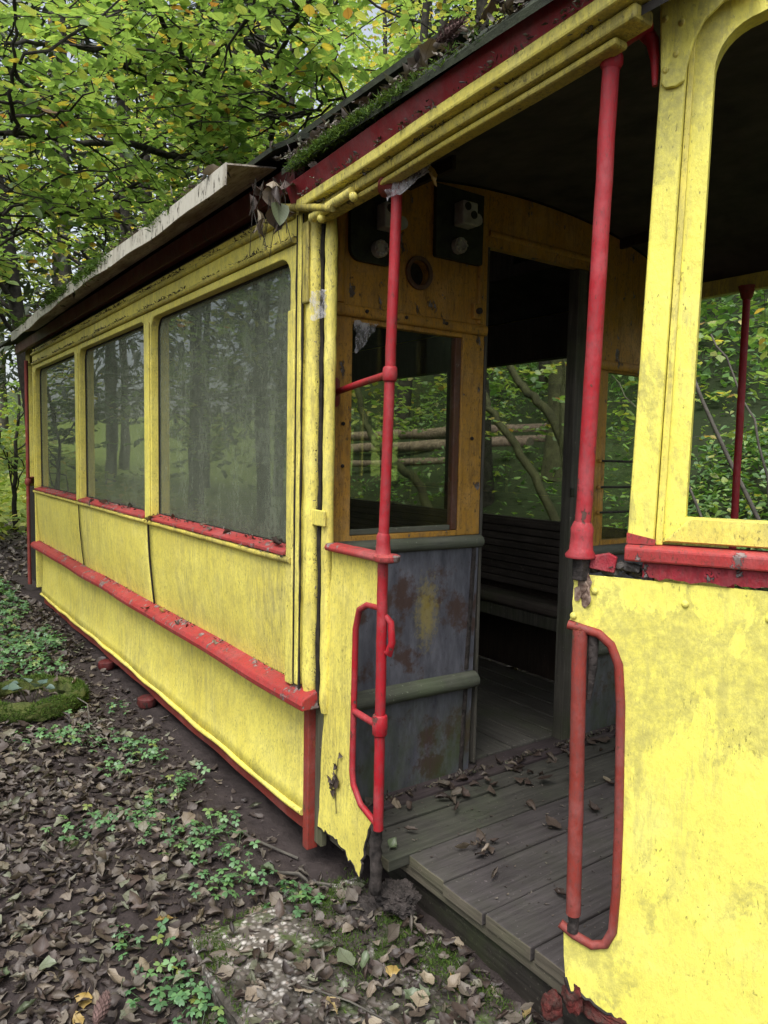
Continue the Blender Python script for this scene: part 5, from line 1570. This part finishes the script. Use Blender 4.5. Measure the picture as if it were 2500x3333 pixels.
# the tree behind the tram whose branches reach over the roof
ta = empty('overhanging_tree', (-6.3, 3.3, float(hz(np.array(-6.3), np.array(3.3)))))
tag(ta, 'broadleaf tree behind the tram with branches reaching over its roof', 'tree')
limb([(-6.3, 3.3, .1), (-6.1, 2.9, 1.8), (-5.75, 2.4, 3.3), (-5.35, 1.95, 4.5)], .13, .09, m_bark, ta, 'trunk')
LIMBS = [
    ([(-5.5, 2.1, 4.2), (-5.29, 1.85, 4.58), (-4.89, 1.22, 4.42), (-4.43, .66, 4.23), (-3.94, .13, 3.96), (-3.48, -.44, 3.72), (-2.84, -.9, 3.46)], .045, .014),
    ([(-5.4, 2.0, 4.4), (-5.28, 1.9, 4.75), (-4.96, 1.49, 4.83), (-4.63, 1.09, 4.91), (-4.33, .64, 4.86), (-3.99, .24, 4.75), (-3.65, -.18, 4.51), (-3.26, -.6, 4.2)], .040, .012),
    ([(-5.35, 1.95, 4.5), (-5.21, 2.0, 4.78), (-4.69, 1.65, 4.89), (-4.26, 1.18, 4.94), (-3.73, .84, 4.88), (-3.1, .35, 4.85)], .045, .016),
    ([(-5.5, 2.2, 4.1), (-4.6, 2.13, 4.6), (-4.02, 1.85, 4.77), (-3.4, 1.61, 4.84), (-2.74, 1.4, 4.75), (-2.0, 1.1, 4.65)], .035, .012),
    ([(-5.4, 1.9, 4.4), (-5.35, 1.77, 4.65), (-4.99, 1.48, 4.72), (-4.58, 1.28, 4.88), (-4.03, 1.24, 4.93), (-3.52, 1.16, 4.86), (-2.96, 1.13, 4.8), (-2.4, .96, 4.74)], .032, .010),
    ([(-3.04, -.5, 3.56), (-2.74, -.57, 3.71), (-2.5, -.56, 3.95), (-2.2, -.6, 4.3)], .016, .006),
    ([(-3.8, 1.7, 4.55), (-3.52, 1.74, 4.45), (-3.25, 1.83, 4.41), (-2.98, 1.92, 4.45), (-2.6, 1.92, 4.3)], .018, .006),
    ([(-4.9, 1.3, 4.42), (-4.4, .5, 3.75), (-3.9, -.1, 3.35), (-3.4, -.7, 3.1)], .018, .006),
    ([(-4.6, .9, 4.3), (-4.6, .2, 3.7), (-4.5, -.4, 3.2), (-4.3, -.8, 2.9)], .016, .006)]
cs, ds_ = [], []
for pts_, r0, r1 in LIMBS:
    _, pp = limb(pts_, r0, r1, m_bark, ta, 'limb', 6, .012)
    A = np.array([tuple(p) for p in pp])
    m_ = 21
    idx = rng.integers(len(A) // 5, len(A), m_)
    cs.append(A[idx] + rng.normal(0, 1, (m_, 3)) * (.34, .34, .22))
    ds_.append(rand_dirs(m_, -.05))
    for k in range(15):
        b0 = A[rng.integers(len(A) // 6, len(A))]
        dd = rand_dirs(1, .1, .3)[0]
        L = random.uniform(.5, 1.5)
        q1 = b0 + dd * L * .5 + rng.normal(0, .06, 3)
        q2 = q1 + dd * L * .5 + rng.normal(0, .10, 3)
        if ROOFBOX(np.array([q2]))[0]:
            continue
        limb([tuple(b0), tuple(q1), tuple(q2)], .011, .004, m_bark, ta, 'branch', 4, .02, 5)
        cs.append(np.array([q1 + (q2 - q1) * u_ for u_ in rng.random(4)])); ds_.append(rand_dirs(4, -.05))
cs, ds_ = np.concatenate(cs), np.concatenate(ds_)
ok = ~ROOFBOX(cs + ds_ * .3) & (cs[:, 2] > 2.75)
cs, ds_ = cs[ok], ds_[ok]
g = G(); add_twigs(g, cs, ds_, .42, .0035); g.build('twigs', m_bark, ta)['kind'] = 'stuff'
LPz, LR, LS, LT = spray_field(cs, ds_, 11, .46, .086)
vis, dep = in_view(LPz)
o_ = np.argsort(np.where(vis, dep / LS, 1e9))[:290]
sel = np.zeros(len(LPz), bool); sel[o_] = True
ME_LEAF = [tri_mesh('tree_leaf', v_, t_, None, m_leaf) for v_, t_ in FLAT]
for i in o_:
    o = bpy.data.objects.new('leaf', random.choice(ME_LEAF)); COL.objects.link(o)
    m4 = Matrix([list(r) for r in LR[i]]).to_4x4()
    o.parent = ta
    o.matrix_parent_inverse = world_inv(ta)
    o.matrix_basis = Matrix.Translation(Vector(LPz[i])) @ m4 @ Matrix.Scale(float(LS[i]), 4)
V, T, TI = scatter(FLAT, LPz[~sel], LR[~sel], LS[~sel], LT[~sel])
o = link('crown', tri_mesh('crown', V, T, TI, m_leaf), None, ta); o['kind'] = 'stuff'

def ellip(n, c_, rad, hollow=.35):
    d_ = rng.normal(0, 1, (n, 3)); d_ /= np.linalg.norm(d_, axis=1)[:, None]
    r0 = (hollow + (1 - hollow) * rng.random(n)) ** .6
    return np.array(c_) + d_ * r0[:, None] * np.array(rad)

def tree(base, lean, h, crowns, nspray, per, leaf, mat, bark, r0, label, group=None, length=.5, protos=QUAD, limbs=6, name='broadleaf_tree', zmin=None):
    bz = float(hz(np.array(base[0]), np.array(base[1])))
    t_ = empty(name, (base[0], base[1], bz))
    tag(t_, label, 'tree', group)
    p0 = Vector((base[0], base[1], bz - .1))
    top_ = Vector((base[0] + lean[0], base[1] + lean[1], bz + h))
    _, tp = limb([p0, p0.lerp(top_, .33) + Vector((random.gauss(0, .1), random.gauss(0, .1), 0)), p0.lerp(top_, .66) + Vector((random.gauss(0, .12), random.gauss(0, .12), 0)), top_], r0, r0 * .35, bark, t_, 'trunk', 6, .01, 10)
    cs, ds2 = [], []
    for c_, rad in crowns:
        m_ = nspray // len(crowns)
        q_ = ellip(max(6, m_ // 7), c_, rad)
        pts_ = q_[rng.integers(0, len(q_), m_)] + rng.normal(0, 1, (m_, 3)) * (np.array(rad) * .16)
        cs.append(pts_); ds2.append(rand_dirs(m_, -.05))
        for k in range(limbs):
            e2 = Vector(q_[rng.integers(0, len(q_))])
            zt = min(max(e2.z - .8 * random.random() - .4, bz + h * .25), bz + h * .95)
            b0 = min(tp, key=lambda v: abs(v.z - zt))
            mid_ = b0.lerp(e2, .5) + Vector((random.gauss(0, .15), random.gauss(0, .15), random.gauss(.1, .15)))
            limb([b0, mid_, e2], r0 * .28, r0 * .06 + .004, bark, t_, 'limb', 4, .03, 6)
    cs, ds2 = np.concatenate(cs), np.concatenate(ds2)
    ok = ~ROOFBOX(cs) & ~ROOFBOX(cs + ds2 * length)
    if zmin is not None:
        ok &= cs[:, 2] > zmin
    cs, ds2 = cs[ok], ds2[ok]
    a_, b2, c2, d2 = spray_field(cs, ds2, per, length, leaf, .3)
    V, T, TI = scatter(protos, a_, b2, c2, d2)
    o = link('crown', tri_mesh('crown', V, T, TI, mat), None, t_); o['kind'] = 'stuff'
    return t_

# leaning dark tree past the rear platform, and neighbours filling the view over the roof
tree((-9.2, .9), (.3, -.95), 7.0, [((-8.6, .2, 4.6), (1.8, 1.6, 1.5)), ((-9.2, .6, 6.3), (2.2, 1.8, 1.6))], 110, 10, .09, m_leaf, m_bark, .14, 'dark leaning tree trunk just past the rear platform of the tram', protos=FLAT, length=.55, zmin=2.2)
tree((-7.6, 4.0), (-.3, -.5), 9.5, [((-7.6, 3.2, 6.2), (2.2, 1.6, 1.6)), ((-7.2, 3.0, 8.3), (2.4, 1.8, 1.8))], 105, 10, .09, m_leaf_y, m_bark, .15, 'green broadleaf tree growing close behind the rear half of the tram', protos=FLAT, length=.55)
tree((-4.3, 5.0), (-.2, -.5), 9.0, [((-4.6, 4.4, 6.0), (2.0, 1.5, 1.5)), ((-4.4, 4.2, 8.0), (2.4, 1.6, 1.7))], 100, 10, .09, m_leaf_y, m_bark, .13, 'yellowing broadleaf tree on the slope behind the middle of the tram', protos=FLAT, length=.55)
tree((-2.9, 7.0), (-.3, -1.0), 9.5, [((-2.6, 5.8, 7.0), (1.8, 1.4, 1.5)), ((-2.4, 5.6, 8.8), (2.2, 1.6, 1.6))], 120, 10, .09, m_leaf, m_bark, .12, 'slender green tree on the slope behind the clerestory of the tram', protos=FLAT, length=.55)
tree((-11.5, 2.8), (0, -.2), 10, [((-11.5, 2.6, 5.2), (2.3, 2.0, 1.8)), ((-11.3, 2.4, 8.0), (2.6, 2.2, 2.0))], 170, 10, .11, m_leaf_y, m_bark, .15, 'broadleaf tree with yellow-green crown standing beyond the rear platform', length=.6)
mid = [(-12.5, 6.5), (-9.5, 7.5), (-14.5, 4.2), (-7.0, 9.0), (-15.5, 8.5), (-12, 10.5), (-10, 12.5), (-18.0, 5.2), (-4.5, 9.5), (-17.5, 12), (-8.0, 13.0), (-14, 14.5), (1.5, 12.5), (4.2, 11.0), (-1.2, 14)]
for k, (x, y) in enumerate(mid):
    z0 = float(hz(np.array(x), np.array(y)))
    h = random.uniform(9, 13)
    tree((x, y), (random.gauss(0, .3), random.gauss(0, .3)), h, [((x, y, z0 + h * .42), (2.4, 2.2, 2.0)), ((x, y, z0 + h * .75), (2.6, 2.4, 2.4))], 210, 9, .14, m_leaf_y if k % 2 else m_leaf, m_bark, .16,
         'tall autumn broadleaf tree in the wood beyond the tram, yellowing' if k % 2 else 'tall green broadleaf tree in the wood beyond the tram', 'yellowing trees in the wood' if k % 2 else 'green trees in the wood', length=.75, limbs=4)
far = [(-22, .6), (-29, 2.4), (-36, 4), (-24, 4), (-27, 9), (-22, 13), (-30, 15), (-19, 18), (-26, 20), (-15, 20), (-11, 19), (-33, 7), (-21, 24), (-36, 12), (-14, 25), (-7, 18)]
for k, (x, y) in enumerate(far):
    z0 = float(hz(np.array(x), np.array(y)))
    h = random.uniform(15, 20)
    tree((x, y), (0, 0), h, [((x, y, z0 + h * .35), (3.2, 3.2, 3.0)), ((x, y, z0 + h * .68), (3.4, 3.4, 4.0))], 230, 9, .22, m_leaf_y, m_barkg, .22, 'large pale yellow-green tree far back in the wood', 'far trees in the wood', length=1.2, limbs=3)

def spruce(x, y, h, r0, label, group, n=2600):
    bz = float(hz(np.array(x), np.array(y)))
    t_ = empty('spruce_tree', (x, y, bz)); tag(t_, label, 'tree', group)
    limb([(x, y, bz - .1), (x + random.gauss(0, .05), y, bz + h * .5), (x, y, bz + h)], r0, r0 * .25, m_barkg, t_, 'trunk', 5, .01, 10)
    zz = rng.uniform(.18, 1, n); rad = (1 - zz) * h * .16 + .3
    a_ = rng.uniform(0, 6.283, n); rr_ = rad * np.sqrt(rng.random(n))
    P_ = np.stack([x + rr_ * np.cos(a_), y + rr_ * np.sin(a_), bz + zz * h - rr_ * .35], -1)
    V, T, TI = scatter([quad_leaf(.12), quad_leaf(.09)], P_, rot_mats(a_ + rng.normal(0, .5, n), rng.normal(.5, .3, n), rng.normal(0, .6, n)), rng.uniform(.35, .7, n), rng.random(n))
    o = link('crown', tri_mesh('crown', V, T, TI, m_needle), None, t_); o['kind'] = 'stuff'
for k, (x, y) in enumerate([(-16.5, 6.8), (-20.5, 8.5), (-13.0, 12.6), (-23, 6.0), (-10.5, 15.5), (-18.5, 15), (-28, 12.5), (-5.5, 15), (-19, 3.2), (-25, 2.0), (-22, 10), (-17, 18.5)]):
    spruce(x, y, random.uniform(15, 20), .2, 'tall dark grey-trunked spruce among the broadleaf trees', 'spruces in the wood')
# wood on the open side, mirrored in the window panes
for k, (x, y) in enumerate([(-6.5, -5.2), (-9.5, -4.4), (-12, -7), (-8.5, -8.5), (-14.5, -5), (-5, -8.8), (-17, -8.5), (-11, -11), (-20, -4.5), (-19, -7), (-24, -6), (-26, -3.6), (-15, -10)]):
    if k % 2:
        z0 = float(hz(np.array(x), np.array(y)))
        tree((x, y), (0, 0), 10, [((x, y, z0 + 2.6), (2.0, 2.0, 1.6)), ((x, y, z0 + 5.6), (2.4, 2.4, 2.4))], 420, 9, .17, m_leaf, m_bark, .15, 'green broadleaf tree mirrored in the tram windows', 'trees mirrored in the windows', length=.7, limbs=4)
    else:
        spruce(x, y, 15, .18, 'dark spruce mirrored in the tram windows', 'spruces mirrored in the windows', 1300)

for (x, y, zc, rr_, mm, lab) in ((-9.6, -.9, 1.9, (1.0, .8, 1.0), m_leaf_dk, 'dark green shrub growing close past the rear platform'), (-12.6, .9, 2.2, (1.6, 1.4, 1.4), m_leaf, 'mid green shrub in front of the bright clearing'), (-15.5, -1.4, 2.4, (2.2, 1.8, 1.6), m_leaf_y, 'yellow-green shrub at the edge of the bright clearing'), (-8.4, 2.9, 2.2, (1.0, .9, 1.2), m_leaf, 'leafy shrub behind the corner of the rear platform')):
    tree((x, y), (.1, .1), zc + .6, [((x, y, zc), rr_)], 110, 10, .10, mm, m_bark, .05, lab, name='shrub', length=.45, protos=FLAT, limbs=7)

# ------------------------------------------------------------------ slope behind the tram: trunk, leaning stems, logs, undergrowth
def stems(name, paths, mat, label, nspray, leafmat_, box):
    t_ = empty(name, tuple(paths[0][0][0]))
    tag(t_, label, 'tree')
    for i, (pts_, r0, r1) in enumerate(paths):
        limb(pts_, r0, r1, mat, t_, 'trunk' if i == 0 else 'stem', 6, .012, 8)
    lo, hi = np.array(box[0]), np.array(box[1])
    c_ = lo + (hi - lo) * rng.random((nspray, 3)); d_ = rand_dirs(nspray, -.05)
    g = G(); add_twigs(g, c_, d_, .4, .003); g.build('twigs', mat, t_)['kind'] = 'stuff'
    V, T, TI = scatter(FLAT, *spray_field(c_, d_, 11, .4, .075, .3))
    o = link('crown', tri_mesh('crown', V, T, TI, leafmat_), None, t_); o['kind'] = 'stuff'
stems('leaning_tree', [([(-2.15, 4.3, .35), (-2.72, 4.2, 1.31), (-3.28, 4.2, 1.88), (-3.64, 4.2, 2.33), (-4.4, 4.2, 3.4)], .05, .03), ([(-1.95, 4.35, .35), (-2.39, 4.2, 1.71), (-2.84, 4.2, 2.15), (-3.12, 4.2, 2.45), (-3.8, 4.1, 3.6)], .055, .03), ([(-2.1, 4.3, .35), (-2.3, 4.1, 1.6), (-2.2, 4.0, 2.8)], .015, .008), ([(-1.6, 4.0, .3), (-1.9, 3.9, 1.5), (-2.1, 3.8, 2.6)], .012, .006)], m_barkm, 'leaning mossy tree with several stems seen through the door opening', 60, m_leaf, ((-4.6, 3.5, 1.6), (-1.6, 4.8, 3.0)))
stems('bent_tree', [([(-3.9, 4.0, .3), (-4.33, 4, 1.1), (-4.77, 4, 1.35), (-5.39, 4, 1.73), (-5.74, 4, 2.34), (-6.0, 3.9, 3.4)], .06, .035), ([(-3.9, 4.1, .4), (-3.95, 4.1, 1.6), (-3.8, 4.1, 2.9)], .03, .02)], m_barkm, 'crooked mossy stem bending behind the bulkhead window', 45, m_leaf, ((-6.5, 3.6, 1.7), (-3.6, 5.0, 3.0)))
stems('thin_sapling', [([(.2, 3.9, .25), (-.35, 3.7, 1.5), (-.9, 3.6, 2.6)], .02, .010), ([(.0, 3.8, .25), (-.15, 3.7, 1.6), (-.5, 3.6, 2.4)], .012, .006), ([(-.3, 3.9, .25), (-.8, 3.8, 1.4), (-1.5, 3.8, 2.2)], .014, .006)], m_barkg, 'thin grey sapling stems slanting behind the far bulkhead window', 25, m_leaf, ((-1.6, 3.6, 1.7), (.2, 4.6, 2.8)))
tree((-3.95, 5.9), (.05, .1), 9, [((-3.9, 6.0, 7.5), (2.0, 1.6, 1.6))], 160, 9, .12, m_leaf, m_barkm, .21, 'stout mossy trunk standing behind the tram door opening', limbs=4)
for k, (a_, b_, r) in enumerate([((-11.5, 6.75), (-4.6, 6.95), .095), ((-11.4, 6.15), (-4.9, 6.40), .085), ((-11.0, 5.6), (-5.4, 5.8), .06), ((-10.6, 6.45), (-4.4, 6.62), .07)]):
    za, zb = [float(hz(np.array(p[0]), np.array(p[1]))) + r * .6 + .05 * (k == 3) for p in (a_, b_)]
    A, B = Vector((*a_, za)), Vector((*b_, max(zb, za - .1)))
    lg = empty('felled_log', tuple(A))
    tag(lg, ['thickest felled log, uppermost on the slope behind the tram', 'long felled log lying second up on the slope behind the tram', 'thin felled log lowest on the slope behind the tram', 'felled log wedged between the two upper logs on the slope'][k], 'log')
    G().tube([A.lerp(B, t) + Vector((0, random.gauss(0, .008), random.gauss(0, .008))) for t in np.linspace(0, 1, 14)], [r * random.uniform(.94, 1.05) for _ in range(14)], 12, False).build('bark', m_logb, lg, smooth=60)
    d_ = (B - A).normalized()
    for P_, s_ in ((A, -1), (B, 1)):
        G().tube([P_ - d_ * s_ * .03, P_ + d_ * s_ * .004], r * .93, 12).build('cut_end', m_endlip, lg)
n = 30000
ux, uy = rng.uniform(-11, 5.0, n), 3.0 + 8.5 * rng.random(n) ** 1.25
ux[:17000] = rng.uniform(-2.2, 4.0, 17000)
uy[:17000] = 2.9 + 5.5 * rng.random(17000)
cl_ = np.sin(1.7 * ux + .6) * np.sin(1.9 * uy + .8 * ux) + .6 * np.sin(5.1 * ux + 2 * uy)
ok = ((cl_ > -.75) | (np.arange(n) < 14000)) & ~((uy > 5.4) & (uy < 7.1) & (ux < -4.8) & (rng.random(n) < .9))
ux, uy, cl_ = ux[ok], uy[ok], cl_[ok]; n = len(ux)
hgt = rng.random(n) * (.16 + .30 * np.clip(cl_ + .6, 0, 1.6)) * np.where(ux > -1.5, 1.5, .8)
P_ = np.stack([ux, uy, hz(ux, uy) + .02 + hgt], -1)
V, T, TI = scatter([leaf_proto(.30, .1, .3, 0, 61, 'heart'), leaf_proto(.26, .12, -.3, 0, 62, 'lance')], P_, rot_mats(rng.uniform(0, 6.28, n), rng.normal(.25, .3, n), rng.normal(0, .35, n)), rng.uniform(.05, .11, n), np.clip(rng.random(n) * .55 + .45 * (hgt / .6), 0, .99))
tag(link('undergrowth', tri_mesh('undergrowth', V, T, TI, m_under), None), 'green nettle-like undergrowth covering the slope behind the tram', 'undergrowth', kind='stuff')
n = 12000
ux, uy = rng.uniform(-9, 9, n), rng.uniform(8, 20, n)
P_ = np.stack([ux, uy, hz(ux, uy) + rng.random(n) * (.3 + .5 * np.sin(1.3 * ux + uy) ** 2)], -1)
V, T, TI = scatter(QUAD, P_, rot_mats(rng.uniform(0, 6.28, n), rng.normal(.25, .4, n), rng.normal(0, .4, n)), rng.uniform(.12, .24, n), rng.random(n))
tag(link('undergrowth', tri_mesh('undergrowth', V, T, TI, m_under), None), 'leafy undergrowth higher up the slope behind the tram', 'undergrowth', kind='stuff')
n = 9000
ux, uy = rng.uniform(-34, -10.5, n), rng.uniform(-5, 9, n)
P_ = np.stack([ux, uy, hz(ux, uy) + rng.random(n) * .45], -1)
V, T, TI = scatter(QUAD, P_, rot_mats(rng.uniform(0, 6.28, n), rng.normal(.2, .4, n), rng.normal(0, .4, n)), rng.uniform(.12, .26, n), rng.random(n))
tag(link('meadow_growth', tri_mesh('meadow_growth', V, T, TI, m_meadow), None), 'bright yellow-green low growth in the clearing past the tram', 'meadow', kind='stuff')
def fern(x, y, label):
    z = float(hz(np.array(x), np.array(y)))
    f = empty('fern', (x, y, z)); tag(f, label, 'fern')
    for k in range(9):
        a_ = 2 * math.pi * k / 9 + random.gauss(0, .2)
        L = random.uniform(.45, .65)
        vs, fs = [], []
        for j in range(13):
            t = j / 13
            c_ = Vector((math.cos(a_) * L * t, math.sin(a_) * L * t, .5 * t - .55 * t * t))
            w_ = .13 * (1 - t) * (1 if t > .08 else .4) + .01
            s2 = Vector((-math.sin(a_), math.cos(a_), 0))
            f2 = Vector((math.cos(a_), math.sin(a_), -.1))
            for sg_ in (1, -1):
                b0 = len(vs)
                vs += [tuple(Vector((x, y, z)) + c_ - f2 * .014), tuple(Vector((x, y, z)) + c_ + s2 * sg_ * w_ + f2 * .03 - Vector((0, 0, .02))), tuple(Vector((x, y, z)) + c_ + f2 * .014)]
                fs.append((b0, b0 + 1, b0 + 2))
        G().add(vs, fs).build('frond', m_under, f)
fern(-6.3, 5.2, 'green fern in front of the felled logs on the slope')
fern(-4.9, 6.0, 'green fern beside the stout mossy trunk')
fern(-.6, 6.0, 'green fern high among the undergrowth on the slope')
